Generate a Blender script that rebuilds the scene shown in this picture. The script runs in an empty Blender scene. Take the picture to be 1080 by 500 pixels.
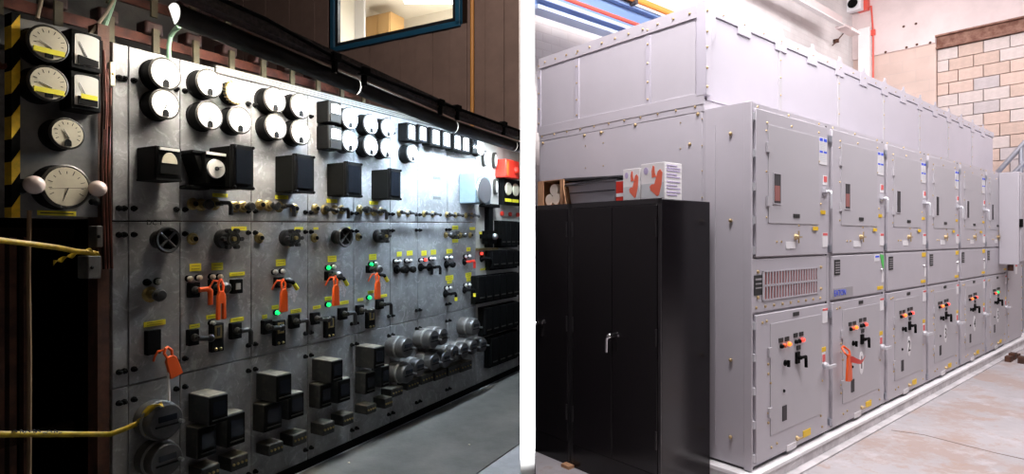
import bpy, math, random
from mathutils import Vector, Matrix
random.seed(7)
R=math.radians; S=bpy.context.scene; C=S.collection; PI=math.pi

# ------------------------------------------------------------------ camera, world, lights, exposure
F=620.0; EYE=1.5
cd=bpy.data.cameras.new('camera'); cam=bpy.data.objects.new('camera',cd); C.objects.link(cam)
cam.location=(0,0,EYE); cam.rotation_euler=(R(90),0,0); cd.sensor_width=36; cd.lens=36*F/1080; cd.clip_start=.05
S.camera=cam
S.view_settings.view_transform='Standard'; S.view_settings.look='None'; S.view_settings.gamma=1
S.view_settings.exposure=0.0; S.view_settings.use_curve_mapping=False
w=bpy.data.worlds.new('world'); S.world=w; w.use_nodes=True
w.node_tree.nodes['Background'].inputs[0].default_value=(.9,.85,.8,1); w.node_tree.nodes['Background'].inputs[1].default_value=.004

# frames: left switchboard plane, right switchgear plane
LX,LY=-1.79,2.63; TL=math.atan2(.876,.482)
e1=Vector((math.cos(TL),math.sin(TL),0)); nL=Vector((math.sin(TL),-math.cos(TL),0)); SL=14/620
OX,OY=1.411,3.5; TR=math.atan2(620,749)
f1=Vector((math.cos(TR),math.sin(TR),0)); f2=Vector((-math.sin(TR),math.cos(TR),0))
def LW(s,d,zl):                      # left room: along board, out from board, height above sloping floor
    p=Vector((LX,LY,0))+e1*s+nL*d; p.z=zl+SL*p.y; return p
def RW(a,b,z): p=Vector((OX,OY,0))+f1*a+f2*b; p.z=z; return p

def area(name,loc,direction,sx,sy,power,col=(1,1,1),spread=180):
    l=bpy.data.lights.new(name,'AREA'); l.shape='RECTANGLE'; l.size=sx; l.size_y=sy; l.energy=power; l.color=col; l.spread=R(spread)
    o=bpy.data.objects.new(name,l); C.objects.link(o); o.location=loc
    o.rotation_euler=Vector(direction).to_track_quat('-Z','Y').to_euler(); return o
def strip(name,p0,p1,direction,width,power,col):   # a long area light lying along p0-p1
    mid=(p0+p1)/2; x=(p1-p0).normalized(); z=-Vector(direction).normalized(); z=(z-x*z.dot(x)).normalized(); y=z.cross(x)
    l=bpy.data.lights.new(name,'AREA'); l.shape='RECTANGLE'; l.size=(p1-p0).length; l.size_y=width; l.energy=power; l.color=col
    o=bpy.data.objects.new(name,l); C.objects.link(o)
    o.matrix_world=Matrix(((x.x,y.x,z.x,mid.x),(x.y,y.y,z.y,mid.y),(x.z,y.z,z.z,mid.z),(0,0,0,1))); return o
# right room: bright ceiling lamps
area('ceiling_lamp_front',RW(2.2,-2.0,4.9),(-.15,.45,-1),4.5,1.2,225,(1,.955,.985))
area('ceiling_lamp_aisle',RW(7.0,-1.6,4.9),(-.1,.4,-1),3.0,1.2,105,(1,.955,.985))
area('ceiling_lamp_side',Vector((.75,2.6,4.6)),(.35,.75,-1),1.2,.6,135,(1,.955,.985))
area('ceiling_lamp_back',RW(3.2,1.3,4.95),(-.25,.95,-.15),5.5,.5,95,(1,.97,.98))
area('ceiling_lamp_corner',RW(7.3,1.4,5.0),(.5,.6,-.5),1.5,.8,10,(1,.96,.97))
# left room: the fluorescent hoods over the board (their tubes sit in the hood builder), weak room light
HOODD=.30
def hpt(u,v,d=HOODD):                 # point of the hood line, d out from the board
    rr=(u-540)/F; bx=LX+nL.x*d; by=LY+nL.y*d; s_=(rr*by-bx)/(e1.x-rr*e1.y); p=Vector((bx,by,0))+e1*s_; p.z=EYE+(250-v)/F*p.y; return p
HP=[hpt(183,15),hpt(375,92),hpt(478,134),hpt(541,154),hpt(548.5,156)]
HOODS=[(HP[0],HP[1],70,(1,.93,.83)),(HP[1],HP[2],100,(.62,.80,1)),(HP[2],HP[3],62,(.66,.83,1)),(HP[3],HP[4],6,(.80,.91,1))]
for i,(p0,p1,pw,col) in enumerate(HOODS):
    dz_=Vector((0,0,.012)); strip('hood_light',p0.lerp(p1,.03)+dz_,p0.lerp(p1,.97)+dz_,-nL*.24+Vector((0,0,-.97)),.05,pw,col)
area('left_room_lamp',LW(2.6,2.6,4.6),(-.1,.2,-1),1.6,.5,75,(1,.93,.86))
area('left_wall_lamp',LW(1.6,.4,5.6),(.45,.9,-.35),.5,.3,170,(1,.86,.78))
area('left_corner_lamp',Vector((-1.0,.9,2.9)),(-.6,.7,-.45),.5,.5,1.3,(1,.82,.62))
up=bpy.data.lights.new('added_divider_spot','SPOT'); up.energy=2200; up.spot_size=R(34); up.spot_blend=.5; up.shadow_soft_size=.03; up.color=(1,1,1)  # added spot with no real fixture, whitens the divider's end face
uo=bpy.data.objects.new('added_divider_spot',up); C.objects.link(uo); uo.location=(.035,1.9,.06); uo.rotation_euler=(R(180-9),0,0)

# ------------------------------------------------------------------ materials
M={}
def mat(name,col,rough=.5,metal=0,var=0,scale=8,bump=0,bscale=None,col2=None,lo=.4,hi=.6,emit=None,es=0,alpha=None,trans=0,coat=0,detail=6,spec=None):
    m=bpy.data.materials.new(name); m.use_nodes=True; nt=m.node_tree; b=nt.nodes['Principled BSDF']
    b.inputs['Base Color'].default_value=(*col,1); b.inputs['Roughness'].default_value=rough; b.inputs['Metallic'].default_value=metal
    b.inputs['Transmission Weight'].default_value=trans; b.inputs['Coat Weight'].default_value=coat
    if spec is not None: b.inputs['Specular IOR Level'].default_value=spec
    tc=nt.nodes.new('ShaderNodeTexCoord')
    if col2 or var:
        n=nt.nodes.new('ShaderNodeTexNoise'); n.inputs['Scale'].default_value=scale; n.inputs['Detail'].default_value=detail; n.inputs['Roughness'].default_value=.65
        nt.links.new(tc.outputs['Object'],n.inputs['Vector'])
        r=nt.nodes.new('ShaderNodeValToRGB'); r.color_ramp.elements[0].position=lo; r.color_ramp.elements[1].position=hi
        c2=col2 or tuple(min(1,c*(1+var)) for c in col); c1=col if col2 else tuple(c*(1-var) for c in col)
        r.color_ramp.elements[0].color=(*c1,1); r.color_ramp.elements[1].color=(*c2,1)
        nt.links.new(n.outputs['Fac'],r.inputs[0]); nt.links.new(r.outputs[0],b.inputs['Base Color'])
    if bump:
        n2=nt.nodes.new('ShaderNodeTexNoise'); n2.inputs['Scale'].default_value=bscale or scale*3; n2.inputs['Detail'].default_value=8
        nt.links.new(tc.outputs['Object'],n2.inputs['Vector'])
        bp=nt.nodes.new('ShaderNodeBump'); bp.inputs['Strength'].default_value=bump; bp.inputs['Distance'].default_value=.01
        nt.links.new(n2.outputs['Fac'],bp.inputs['Height']); nt.links.new(bp.outputs[0],b.inputs['Normal'])
    if emit: b.inputs['Emission Color'].default_value=(*emit,1); b.inputs['Emission Strength'].default_value=es
    M[name]=m; return m
def brickmat(name,c1,c2,mortar,bw,bh,ms=.012,bump=.4,vert=True,rough=.8):
    m=bpy.data.materials.new(name); m.use_nodes=True; nt=m.node_tree; b=nt.nodes['Principled BSDF']; b.inputs['Roughness'].default_value=rough
    tc=nt.nodes.new('ShaderNodeTexCoord'); mp=nt.nodes.new('ShaderNodeMapping'); nt.links.new(tc.outputs['Object'],mp.inputs[0])
    if vert: mp.inputs['Rotation'].default_value=(R(-90),0,0)
    t=nt.nodes.new('ShaderNodeTexBrick'); nt.links.new(mp.outputs[0],t.inputs[0])
    t.inputs['Color1'].default_value=(*c1,1); t.inputs['Color2'].default_value=(*c2,1); t.inputs['Mortar'].default_value=(*mortar,1)
    t.inputs['Scale'].default_value=1; t.inputs['Brick Width'].default_value=bw; t.inputs['Row Height'].default_value=bh; t.inputs['Mortar Size'].default_value=ms; t.inputs['Mortar Smooth'].default_value=.4
    n=nt.nodes.new('ShaderNodeTexNoise'); n.inputs['Scale'].default_value=2.2; n.inputs['Detail'].default_value=6; nt.links.new(tc.outputs['Object'],n.inputs[0])
    mx=nt.nodes.new('ShaderNodeMixRGB'); mx.blend_type='MULTIPLY'; mx.inputs[0].default_value=.35; nt.links.new(t.outputs[0],mx.inputs[1]); nt.links.new(n.outputs['Fac'],mx.inputs[2])
    nt.links.new(mx.outputs[0],b.inputs['Base Color'])
    bp=nt.nodes.new('ShaderNodeBump'); bp.inputs['Strength'].default_value=bump; bp.inputs['Distance'].default_value=.008; bp.invert=True
    nt.links.new(t.outputs['Fac'],bp.inputs['Height']); nt.links.new(bp.outputs[0],b.inputs['Normal']); M[name]=m
# left room
mat('slate',(.19,.185,.185),.42,0,col2=(.32,.315,.31),scale=5,lo=.38,hi=.66,bump=.05,bscale=60,detail=10)
mat('slate_mottle',(.12,.12,.115),.45,0,col2=(.2,.195,.19),scale=9,lo=.35,hi=.7,detail=10)
mat('beige_slab',(.42,.40,.36),.5,0,var=.08,scale=5)
mat('black_case',(.0035,.0035,.0035),.6,0,spec=.09)
mat('meter_frame',(.016,.015,.014),.75,spec=.08)
mat('black_matte',(.0035,.0035,.003),.7,spec=.08)
mat('black_dusty',(.02,.02,.018),.6,0,col2=(.075,.068,.052),scale=14,lo=.5,hi=.8)
mat('dial_white',(.66,.64,.58),.5)
mat('dial_cream',(.60,.54,.40),.45,var=.06,scale=12)
mat('dial_grey',(.35,.34,.30),.4)
mat('ink',(.02,.02,.02),.6)
mat('bezel',(.035,.032,.026),.45,.2)
mat('brass',(.36,.27,.11),.35,.85,var=.2,scale=30)
mat('steel',(.5,.5,.5),.3,.9)
mat('chrome',(.8,.8,.82),.15,1)
mat('dark_glass',(.010,.012,.016),.12,0,spec=.35)
mat('grip_black',(.018,.017,.016),.35,spec=.5)
mat('strip_grey',(.07,.068,.062),.6)
mat('meter_glass',(.06,.058,.056),.3,0,coat=.15,var=.25,scale=15)
mat('meter_ring',(.20,.195,.185),.4)
mat('meter_body',(.085,.08,.075),.5,.0,var=.2,scale=18)
mat('yellow_tag',(.80,.70,.03),.6)
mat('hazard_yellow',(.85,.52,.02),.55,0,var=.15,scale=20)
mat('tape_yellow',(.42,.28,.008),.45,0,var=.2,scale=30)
mat('orange_plastic',(.80,.10,.012),.4)
mat('red_plastic',(.62,.03,.015),.4)
mat('paper_tag',(.40,.35,.33),.7,0,var=.25,scale=60)
mat('lamp_white',(.65,.62,.58),.3)
mat('green_lit',(.02,.5,.15),.3,emit=(.0,.8,.14),es=1.6)
mat('red_lit',(.7,.03,.02),.3,emit=(1,.06,.04),es=1.8)
mat('orange_lit',(.8,.15,.01),.3,emit=(1,.2,.02),es=1.8)
mat('rust_wood',(.07,.025,.012),.7,0,var=.35,scale=9,bump=.2)
mat('copper_bar',(.10,.028,.017),.45,.3,var=.4,scale=12)
mat('olive_clip',(.10,.085,.045),.6,0,var=.2,scale=20)
mat('insulator',(.035,.011,.009),.5,0,var=.3,scale=15)
mat('green_cable',(.22,.36,.25),.5)
mat('tan_rope',(.20,.12,.06),.8)
mat('pale_cable',(.35,.28,.2),.6)
mat('porcelain',(.62,.50,.45),.25,coat=.5)
mat('hood_black',(.022,.02,.018),.35,.2,var=.3,scale=10)
mat('hood_white',(.85,.84,.8),.4)
mat('tube_glow',(1,1,1),.4,emit=(1,.96,.88),es=6)
mat('cap_glow',(.9,.9,.88),.4,emit=(1,.97,.9),es=1.2)
mat('beam_brown',(.06,.047,.042),.75,0,var=.4,scale=40,bump=.3)
mat('wall_plank',(.155,.105,.088),.7,0,var=.08,scale=3,bump=.05)
mat('grey_wall',(.10,.095,.09),.8,0,var=.35,scale=2.5,bump=.3)
mat('window_blue',(.012,.07,.13),.35)
mat('window_black',(.012,.013,.016),.4)
mat('cream_wall',(.8,.74,.64),.7)
mat('wood_pale',(.50,.30,.12),.5)
mat('panel_glow',(1,1,1),.5,emit=(1,.99,.95),es=3)
mat('mat_rubber',(.10,.098,.088),.6,0,col2=(.17,.165,.15),scale=3.5,lo=.35,hi=.7,bump=.15,bscale=40)
mat('left_floor',(.42,.43,.45),.6,0,var=.1,scale=5)
mat('orange_pole',(.42,.19,.04),.5)
mat('blue_box',(.20,.26,.29),.4,var=.05)
mat('glass_grey',(.33,.36,.38),.15,coat=.5)
mat('dark_brown',(.012,.006,.004),.9,spec=.1)
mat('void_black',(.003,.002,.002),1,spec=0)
mat('dust',(.16,.145,.11),.8,0,var=.3,scale=16)
def slatemat():
    m=M['slate']; nt=m.node_tree; b=nt.nodes['Principled BSDF']; tc=nt.nodes['Texture Coordinate']
    src=b.inputs['Base Color'].links[0].from_socket
    n=nt.nodes.new('ShaderNodeTexNoise'); n.inputs['Scale'].default_value=11; n.inputs['Detail'].default_value=12; n.inputs['Roughness'].default_value=.72; n.inputs['Distortion'].default_value=2.2
    nt.links.new(tc.outputs['Object'],n.inputs['Vector']); rp=nt.nodes.new('ShaderNodeValToRGB'); rp.color_ramp.elements[0].position=.52; rp.color_ramp.elements[1].position=.70
    rp.color_ramp.elements[0].color=(0,0,0,1); rp.color_ramp.elements[1].color=(.8,.8,.8,1); nt.links.new(n.outputs['Fac'],rp.inputs[0])
    mx=nt.nodes.new('ShaderNodeMixRGB'); mx.inputs[2].default_value=(.50,.50,.49,1); nt.links.new(rp.outputs[0],mx.inputs[0]); nt.links.new(src,mx.inputs[1]); nt.links.new(mx.outputs[0],b.inputs['Base Color'])
slatemat()
# right room
mat('gear_grey',(.50,.475,.515),.42,0,var=.015,scale=3)
mat('gear_side',(.50,.475,.515),.45,0,var=.015,scale=3)
mat('gear_inner',(.475,.455,.485),.45)
mat('duct_lilac',(.50,.475,.535),.35,.0,var=.015,scale=2)
mat('gap_dark',(.045,.04,.045),.7)
mat('label_white',(.8,.78,.8),.6)
mat('label_blue',(.03,.09,.75),.5)
mat('label_red',(.75,.12,.12),.5)
mat('logo_grey',(.36,.34,.36),.4)
mat('label_yellow',(.85,.55,.02),.5)
mat('label_green',(.10,.60,.12),.5)
mat('vent_red',(.32,.12,.11),.6)
mat('brass_bolt',(.50,.37,.20),.45,.5)
mat('cabinet_black',(.007,.0055,.007),.22,0,spec=.4)
mat('cabinet_edge',(.02,.018,.02),.3)
mat('cardboard',(.55,.30,.16),.8,0,var=.06,scale=12)
mat('tote_grey',(.36,.36,.40),.45)
mat('tote_lid',(.03,.03,.035),.4)
mat('box_white',(.82,.80,.80),.5)
mat('print_pale',(.62,.64,.66),.5)
mat('print_lilac',(.52,.44,.66),.5)
mat('glove_orange',(.82,.16,.09),.5)
mat('roll_cream',(.75,.66,.56),.8)
mat('plinth_white',(.86,.84,.85),.6,0,var=.05,scale=6)
mat('kerb_pale',(.55,.525,.54),.7,0,var=.14,scale=5)
mat('plinth_face',(.52,.49,.50),.8,0,col2=(.70,.67,.68),scale=7,lo=.4,hi=.6)
mat('floor_right',(.37,.35,.365),.6,0,col2=(.46,.43,.445),scale=2.2,lo=.35,hi=.65,bump=.08,bscale=30)
def worn():
    m=M['floor_right']; nt=m.node_tree; b=nt.nodes['Principled BSDF']; tc=nt.nodes['Texture Coordinate']; src=b.inputs['Base Color'].links[0].from_socket
    for sc,lo,hi,col,dt in ((1.1,.50,.58,(.34,.235,.19,1),9),(5,.56,.62,(.38,.27,.22,1),8),(3.1,.54,.66,(.52,.50,.53,1),6)):
        n=nt.nodes.new('ShaderNodeTexNoise'); n.inputs['Scale'].default_value=sc; n.inputs['Detail'].default_value=dt; n.inputs['Roughness'].default_value=.75
        nt.links.new(tc.outputs['Object'],n.inputs['Vector']); rp=nt.nodes.new('ShaderNodeValToRGB'); rp.color_ramp.elements[0].position=lo; rp.color_ramp.elements[1].position=hi; rp.color_ramp.elements[1].color=(.65,.65,.65,1)
        mx=nt.nodes.new('ShaderNodeMixRGB'); mx.inputs[2].default_value=col; nt.links.new(n.outputs['Fac'],rp.inputs[0]); nt.links.new(rp.outputs[0],mx.inputs[0]); nt.links.new(src,mx.inputs[1]); src=mx.outputs[0]
    nt.links.new(src,b.inputs['Base Color'])
worn()
mat('floor_stain',(.46,.33,.27),.8,0,col2=(.50,.44,.42),scale=5,lo=.45,hi=.6)
mat('crack',(.24,.19,.17),.9)
brickmat('white_brick',(.86,.82,.81),(.82,.77,.76),(.80,.75,.74),.24,.085,.008,.25)
brickmat('peach_block',(.80,.62,.54),(.76,.58,.51),(.74,.58,.52),.40,.20,.008,.25)
mat('band_paint',(.72,.60,.585),.8,0,var=.05,scale=2)
mat('block_tan',(.60,.45,.38),.85,0,var=.07,scale=9,bump=.2); mat('block_peach',(.65,.49,.42),.85,0,var=.06,scale=9,bump=.2)
mat('block_grey',(.54,.48,.48),.85,0,var=.07,scale=9,bump=.2); mat('block_pale',(.64,.55,.52),.85,0,var=.06,scale=9,bump=.2)
mat('mortar',(.46,.40,.38),.9)
mat('rust_steel',(.18,.075,.05),.75,.2,col2=(.34,.19,.14),scale=7,lo=.4,hi=.62,bump=.4)
mat('beam_blue',(.16,.26,.48),.5); mat('beam_lightblue',(.45,.55,.75),.5); mat('cable_orange',(.85,.30,.05),.5); mat('pipe_red',(.75,.10,.07),.4)
mat('ceiling_white',(.85,.82,.81),.8); mat('divider_white',(.9,.9,.9),.7)
mat('divider_side',(.22,.20,.21),.8)
mat('rail_light',(.62,.62,.66),.35,.3)
mat('rail_grey',(.45,.46,.52),.35,.6)

# ------------------------------------------------------------------ mesh helpers
class MB:
    def __init__(s): s.v=[]; s.f=[]
    def add(s,vs,fs):
        k=len(s.v); s.v+=[tuple(v) for v in vs]; s.f+=[tuple(i+k for i in f) for f in fs]; return s
    def box(s,x0,x1,y0,y1,z0,z1):
        if x0>x1:x0,x1=x1,x0
        if y0>y1:y0,y1=y1,y0
        return s.add([(x0,y0,z0),(x1,y0,z0),(x1,y1,z0),(x0,y1,z0),(x0,y0,z1),(x1,y0,z1),(x1,y1,z1),(x0,y1,z1)],
              [(0,3,2,1),(4,5,6,7),(0,1,5,4),(1,2,6,5),(2,3,7,6),(3,0,4,7)])
    def cyl(s,p0,p1,r0,r1=None,n=12):
        r1=r0 if r1 is None else r1; p0=Vector(p0);p1=Vector(p1); a=(p1-p0).normalized()
        t=Vector((0,0,1)) if abs(a.z)<.9 else Vector((1,0,0)); u=a.cross(t).normalized(); w_=a.cross(u)
        vs=[]; 
        for p,r in((p0,r0),(p1,r1)):
            for i in range(n):
                an=2*PI*i/n; vs.append(p+u*math.cos(an)*r+w_*math.sin(an)*r)
        fs=[(i,(i+1)%n,n+(i+1)%n,n+i) for i in range(n)]+[tuple(range(n))[::-1],tuple(range(n,2*n))]
        return s.add(vs,fs)
    def lathe(s,prof,n=24,c=(0,0,0)):     # profile (r, outward distance) about the outward axis -y
        vs=[];k=len(prof)
        for i in range(n):
            an=2*PI*i/n
            for r,d in prof: vs.append((c[0]+r*math.cos(an),c[1]-d,c[2]+r*math.sin(an)))
        fs=[(i*k+j,((i+1)%n)*k+j,((i+1)%n)*k+j+1,i*k+j+1) for i in range(n) for j in range(k-1)]
        if prof[0][0]>1e-6: fs.append(tuple(i*k for i in range(n))[::-1])
        if prof[-1][0]>1e-6: fs.append(tuple(i*k+k-1 for i in range(n)))
        return s.add(vs,fs)
    def tube(s,pts,r,n=8):
        pts=[Vector(p) for p in pts]
        for a,b in zip(pts,pts[1:]): s.cyl(a,b,r,r,n)
        for p in pts[1:-1]: s.ball(p,r,n,4)
        return s
    def ball(s,c,r,n=12,m=8,sy=1,sz=1):
        c=Vector(c); vs=[c+Vector((0,0,r*sz))]
        for j in range(1,m):
            ph=PI*j/m
            for i in range(n):
                an=2*PI*i/n; vs.append(c+Vector((r*math.sin(ph)*math.cos(an),r*sy*math.sin(ph)*math.sin(an),r*sz*math.cos(ph))))
        vs.append(c-Vector((0,0,r*sz))); fs=[(0,1+i,1+(i+1)%n) for i in range(n)]
        for j in range(m-2):
            for i in range(n): a=1+j*n; fs.append((a+i,a+n+i,a+n+(i+1)%n,a+(i+1)%n))
        a=1+(m-2)*n; fs+=[(a+i,len(vs)-1,a+(i+1)%n) for i in range(n)]
        return s.add(vs,fs)
    def prism(s,poly,y0,y1):        # polygon in xz (counter-clockwise seen from -y), from y0 (front) back to y1
        n=len(poly); vs=[(x,y0,z) for x,z in poly]+[(x,y1,z) for x,z in poly]
        return s.add(vs,[tuple(range(n)),tuple(range(2*n-1,n-1,-1))]+[(i,i+n,(i+1)%n+n,(i+1)%n) for i in range(n)])
    def quad8(s,b,t):               # bottom 4 pts, top 4 pts
        return s.add(list(b)+list(t),[(0,3,2,1),(4,5,6,7),(0,1,5,4),(1,2,6,5),(2,3,7,6),(3,0,4,7)])
    def mesh(s,name,m,smooth=True):
        me=bpy.data.meshes.new(name); me.from_pydata(s.v,[],s.f); me.update()
        import bmesh
        bm=bmesh.new(); bm.from_mesh(me); bmesh.ops.recalc_face_normals(bm,faces=bm.faces); bm.to_mesh(me); bm.free()
        if smooth:
            me.polygons.foreach_set('use_smooth',[True]*len(me.polygons)); me.set_sharp_from_angle(angle=R(38))
        if m: me.materials.append(M[m] if isinstance(m,str) else m)
        return me
def link(name,me,parent=None,loc=None,rotz=0):
    o=bpy.data.objects.new(name,me); C.objects.link(o)
    if parent: o.parent=parent
    if loc is not None: o.location=loc
    o.rotation_euler=(0,0,rotz); return o
def part(name,mb,m,parent,label=None,bevel=0,stuff=False,loc=None):
    o=link(name,mb.mesh(name,m) if isinstance(mb,MB) else mb,parent,loc)
    if label: o['label']=label
    if stuff: o['kind']='stuff'
    if bevel:
        b=o.modifiers.new('bevel','BEVEL'); b.width=bevel; b.segments=2; b.limit_method='ANGLE'
    return o
cache={}
def cpart(key,name,fn,m,parent,**k):   # part whose mesh is shared between alike things
    if (key,m) not in cache: cache[(key,m)]=fn().mesh(name,m)
    return part(name,cache[(key,m)],m,parent,**k)
def tag(o,label,cat,group=None):
    o['label']=label; o['category']=cat
    if group:o['group']=group
    return o
def thing(name,label,cat,loc=(0,0,0),rotz=0,group=None):
    o=link(name,None,None,loc,rotz); o.empty_display_size=.05; return tag(o,label,cat,group)
def struct(name,mb,m,loc=(0,0,0),rotz=0):
    o=link(name,mb.mesh(name,m,False),None,loc,rotz); o['kind']='structure'; return o
def text_mesh(txt,size,m,depth=.0008):
    c=bpy.data.curves.new('txt','FONT'); c.body=txt; c.size=size; c.extrude=depth; c.align_x='CENTER'; c.align_y='CENTER'; c.resolution_u=2
    o=bpy.data.objects.new('txt',c); C.objects.link(o); dg=bpy.context.evaluated_depsgraph_get()
    me=bpy.data.meshes.new_from_object(o.evaluated_get(dg)); me.transform(Matrix.Rotation(R(90),4,'X')); me.materials.clear(); me.materials.append(M[m])
    bpy.data.objects.remove(o); bpy.data.curves.remove(c); return me
def text(name,txt,size,m,parent,loc): return link(name,text_mesh(txt,size,m),parent,loc)
def arc(cx,cz,rx,rz,a0,a1,n): return [(cx+rx*math.cos(R(a0+(a1-a0)*i/n)),cz+rz*math.sin(R(a0+(a1-a0)*i/n))) for i in range(n+1)]

# ------------------------------------------------------------------ places on real planes
def ls(u,d=0):                        # distance along the board seen at image column u, d out from it
    r=(u-540)/F; bx=LX+nL.x*d; by=LY+nL.y*d; return (r*by-bx)/(e1.x-r*e1.y)
def lm(u,v,d=0):                      # mounting point on the board of a thing whose front (d out) shows at u,v
    s=ls(u,d); y=LY+e1.y*s+nL.y*d; p=Vector((LX,LY,0))+e1*s; p.z=EYE+(250-v)/F*y; return p
def lsize(u0,v0,u1,v1,d):
    y=(LY+e1.y*ls((u0+u1)/2,d)+nL.y*d); return ls(u1,d)-ls(u0,d),abs(v1-v0)*y/F
def BZ(zl,s): return zl+SL*(LY+e1.y*s)   # board-frame height to world height
def ra(u,b=0):
    r=(u-540)/F; bx=OX+f2.x*b; by=OY+f2.y*b; return (r*by-bx)/(f1.x-r*f1.y)
def rb(u,a=0):
    r=(u-540)/F; bx=OX+f1.x*a; by=OY+f1.y*a; return (r*by-bx)/(f2.x-r*f2.y)
def rz(v,a,b): return EYE+(250-v)/F*(OY+f1.y*a+f2.y*b)

# ================================================================== STRUCTURE
# added divider for the gap between the two views; keeps each room's light apart
T=.0532; pd=Vector((16.5/620,1,0)).normalized()
struct('added_divider',MB().box(-T/2,T/2,.02,9.6,0,6.4),'divider_side',(16.5/620*2.2,2.2,0),-math.atan2(16.5,620))
struct('added_divider_end',MB().box(-T/2-.0004,T/2+.0004,-.002,.02,0,6.4),'divider_white',(16.5/620*2.2,2.2,0),-math.atan2(16.5,620))
# --- left room
def lfloor(pts,zt,th):
    b=[LW(s,d,zt-th) for s,d in pts]; t=[LW(s,d,zt) for s,d in pts]; return MB().quad8(b,t)
fm=MB(); P=[(-3.5,-1.0),(.02,-1.0),(.05,2.25),(.15,9.7),(-3.5,9.7)]
fm.add([(x,y,SL*y-.06) for x,y in P]+[(x,y,SL*y) for x,y in P],[(4,3,2,1,0),(5,6,7,8,9)]+[(i,(i+1)%5,(i+1)%5+5,i+5) for i in range(5)])
struct('floor_left',fm,'left_floor')
SW=5.5                                  # end wall of the left room
wb=MB().quad8([LW(SW+.02,-9,0),LW(SW+.12,-9,0),LW(SW+.12,-.78,0),LW(SW+.02,-.78,0)],[LW(SW+.02,-9,6.2),LW(SW+.12,-9,6.2),LW(SW+.12,-.78,6.2),LW(SW+.02,-.78,6.2)])
def lend(u,v):                          # point on that wall: (d, zl)
    r=(u-540)/F; q=Vector((LX,LY,0))+e1*SW; d=(r*q.y-q.x)/(nL.x-r*nL.y); y=q.y+nL.y*d; return d,EYE+(250-v)/F*y-SL*y
wd0,wz0=lend(352,49); wd1,wz1=lend(485,24); wtop=6.6
WX0,WX1,WZ0=wd0,wd1,(wz0+wz1)/2
# wall built around the window opening, local x = d, y = along e1
WLR=math.atan2(nL.y,nL.x); wo=LW(SW,0,0)
def wbox(d0,d1,y0,y1,z0,z1): return MB().box(d0,d1,y0,y1,z0,z1)
back=MB().box(-9.2,WX0,.02,.14,0,7.4).box(WX1,-.78,.02,.14,0,7.4).box(WX0,WX1,.02,.14,0,WZ0).box(WX0,WX1,.02,.14,wtop,6.2)
wl=struct('wall_end',back,'dark_brown',wo,WLR)
d=-8.9
pk=0
while d<-.80:
    d1=min(d+.30,-.80)
    segs=[(0.02,6.15)]
    if d1>WX0 and d<WX1: segs=[(0.02,WZ0-.02)]
    for z0,z1 in segs:
        o=part('plank',MB().box(d+.004,d1-.004,-.006*(pk%2)-.004,.02,z0,z1),'wall_plank',wl)
    pk+=1; d=d1
# window, with the lit room behind it
win=struct('window_1',MB().box(WX0+.05,WX1-.05,.045,.05,WZ0+.05,wtop),M.setdefault('pane',mat('pane',(.9,.95,1),.02,trans=1)),wo,WLR)
fr=MB().box(WX0-.03,WX0+.05,-.05,.06,WZ0-.03,wtop).box(WX1-.05,WX1+.03,-.05,.06,WZ0-.03,wtop).box(WX0-.03,WX1+.03,-.05,.06,WZ0-.05,WZ0+.03)
part('window_frame',fr,'window_blue',win,bevel=.006)
part('window_gasket',MB().box(WX0+.05,WX0+.11,-.02,.04,WZ0+.03,wtop).box(WX1-.11,WX1-.05,-.02,.04,WZ0+.03,wtop).box(WX0+.05,WX1-.05,-.02,.04,WZ0+.03,WZ0+.09),'window_black',win)
zc_z=5.93-wo.z
rm=MB().box(WX0-.8,WX1+.6,2.5,2.56,WZ0-.4,wtop+.9).box(WX0-.8,WX1+.6,.15,2.5,zc_z,zc_z+.05).box(WX0-.86,WX0-.8,.15,2.5,WZ0-.4,wtop+.4).box(WX1+.6,WX1+.66,.15,2.5,WZ0-.4,wtop+.4).box(WX0-.8,WX1+.6,.15,2.5,WZ0-.45,WZ0-.4)
struct('wall_upper_room',rm,'cream_wall',wo,WLR)
def lin(u,v,back):                     # point in the upper room, back behind the end wall: (d, height)
    r_=(u-540)/F; q=Vector((LX,LY,0))+e1*(SW+back); d=(r_*q.y-q.x)/(nL.x-r_*nL.y); return d,EYE+(250-v)/F*(q.y+nL.y*d)
cb=thing('wooden_cabinet','pale wooden cabinet in the lit room behind the blue window','cabinet',(wo.x,wo.y,0),WLR)
xa,za=lin(386,18,1.6); xb,_=lin(412,18,1.6)
part('cabinet_body',MB().box(xa,xb,1.6,2.0,za-1.9,za),'wood_pale',cb,bevel=.01)
part('cabinet_door',MB().box(xa+.02,(xa+xb)/2-.01,1.58,1.6,za-1.8,za-.03),'wood_pale',cb); part('cabinet_door',MB().box((xa+xb)/2+.01,xb-.02,1.58,1.6,za-1.8,za-.03),'wood_pale',cb)
xa,za=lin(345,8,1.3); xb,_=lin(384,8,1.3)
tag(link('poster_board',MB().box(xa,xb,1.3,1.34,za-1.8,za).mesh('poster_board','label_white'),None,(wo.x,wo.y,0),WLR),'blank white board standing behind the left side of the blue window','board')
cl=thing('ceiling_light','bright square ceiling light seen through the blue framed window','light',(wo.x,wo.y,0),WLR)
zc_=5.93
part('diffuser',MB().box(WX0+1.15,WX0+2.3,.75,1.35,zc_-.03,zc_-.01),'panel_glow',cl)
part('light_frame',MB().box(WX0+1.11,WX0+2.34,.71,.75,zc_-.04,zc_),'label_white',cl); part('light_frame',MB().box(WX0+1.11,WX0+2.34,1.35,1.39,zc_-.04,zc_),'label_white',cl)
uml=area('upper_room_light',LW(SW+1.3,(WX0+WX1)/2,5.5),(0,0,-1),1.5,1.2,80,(1,.97,.9))
area('upper_room_uplight',LW(SW+1.1,(WX0+WX1)/2,4.3),(0,0,1),1.2,1.0,30,(1,.97,.9))
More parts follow.
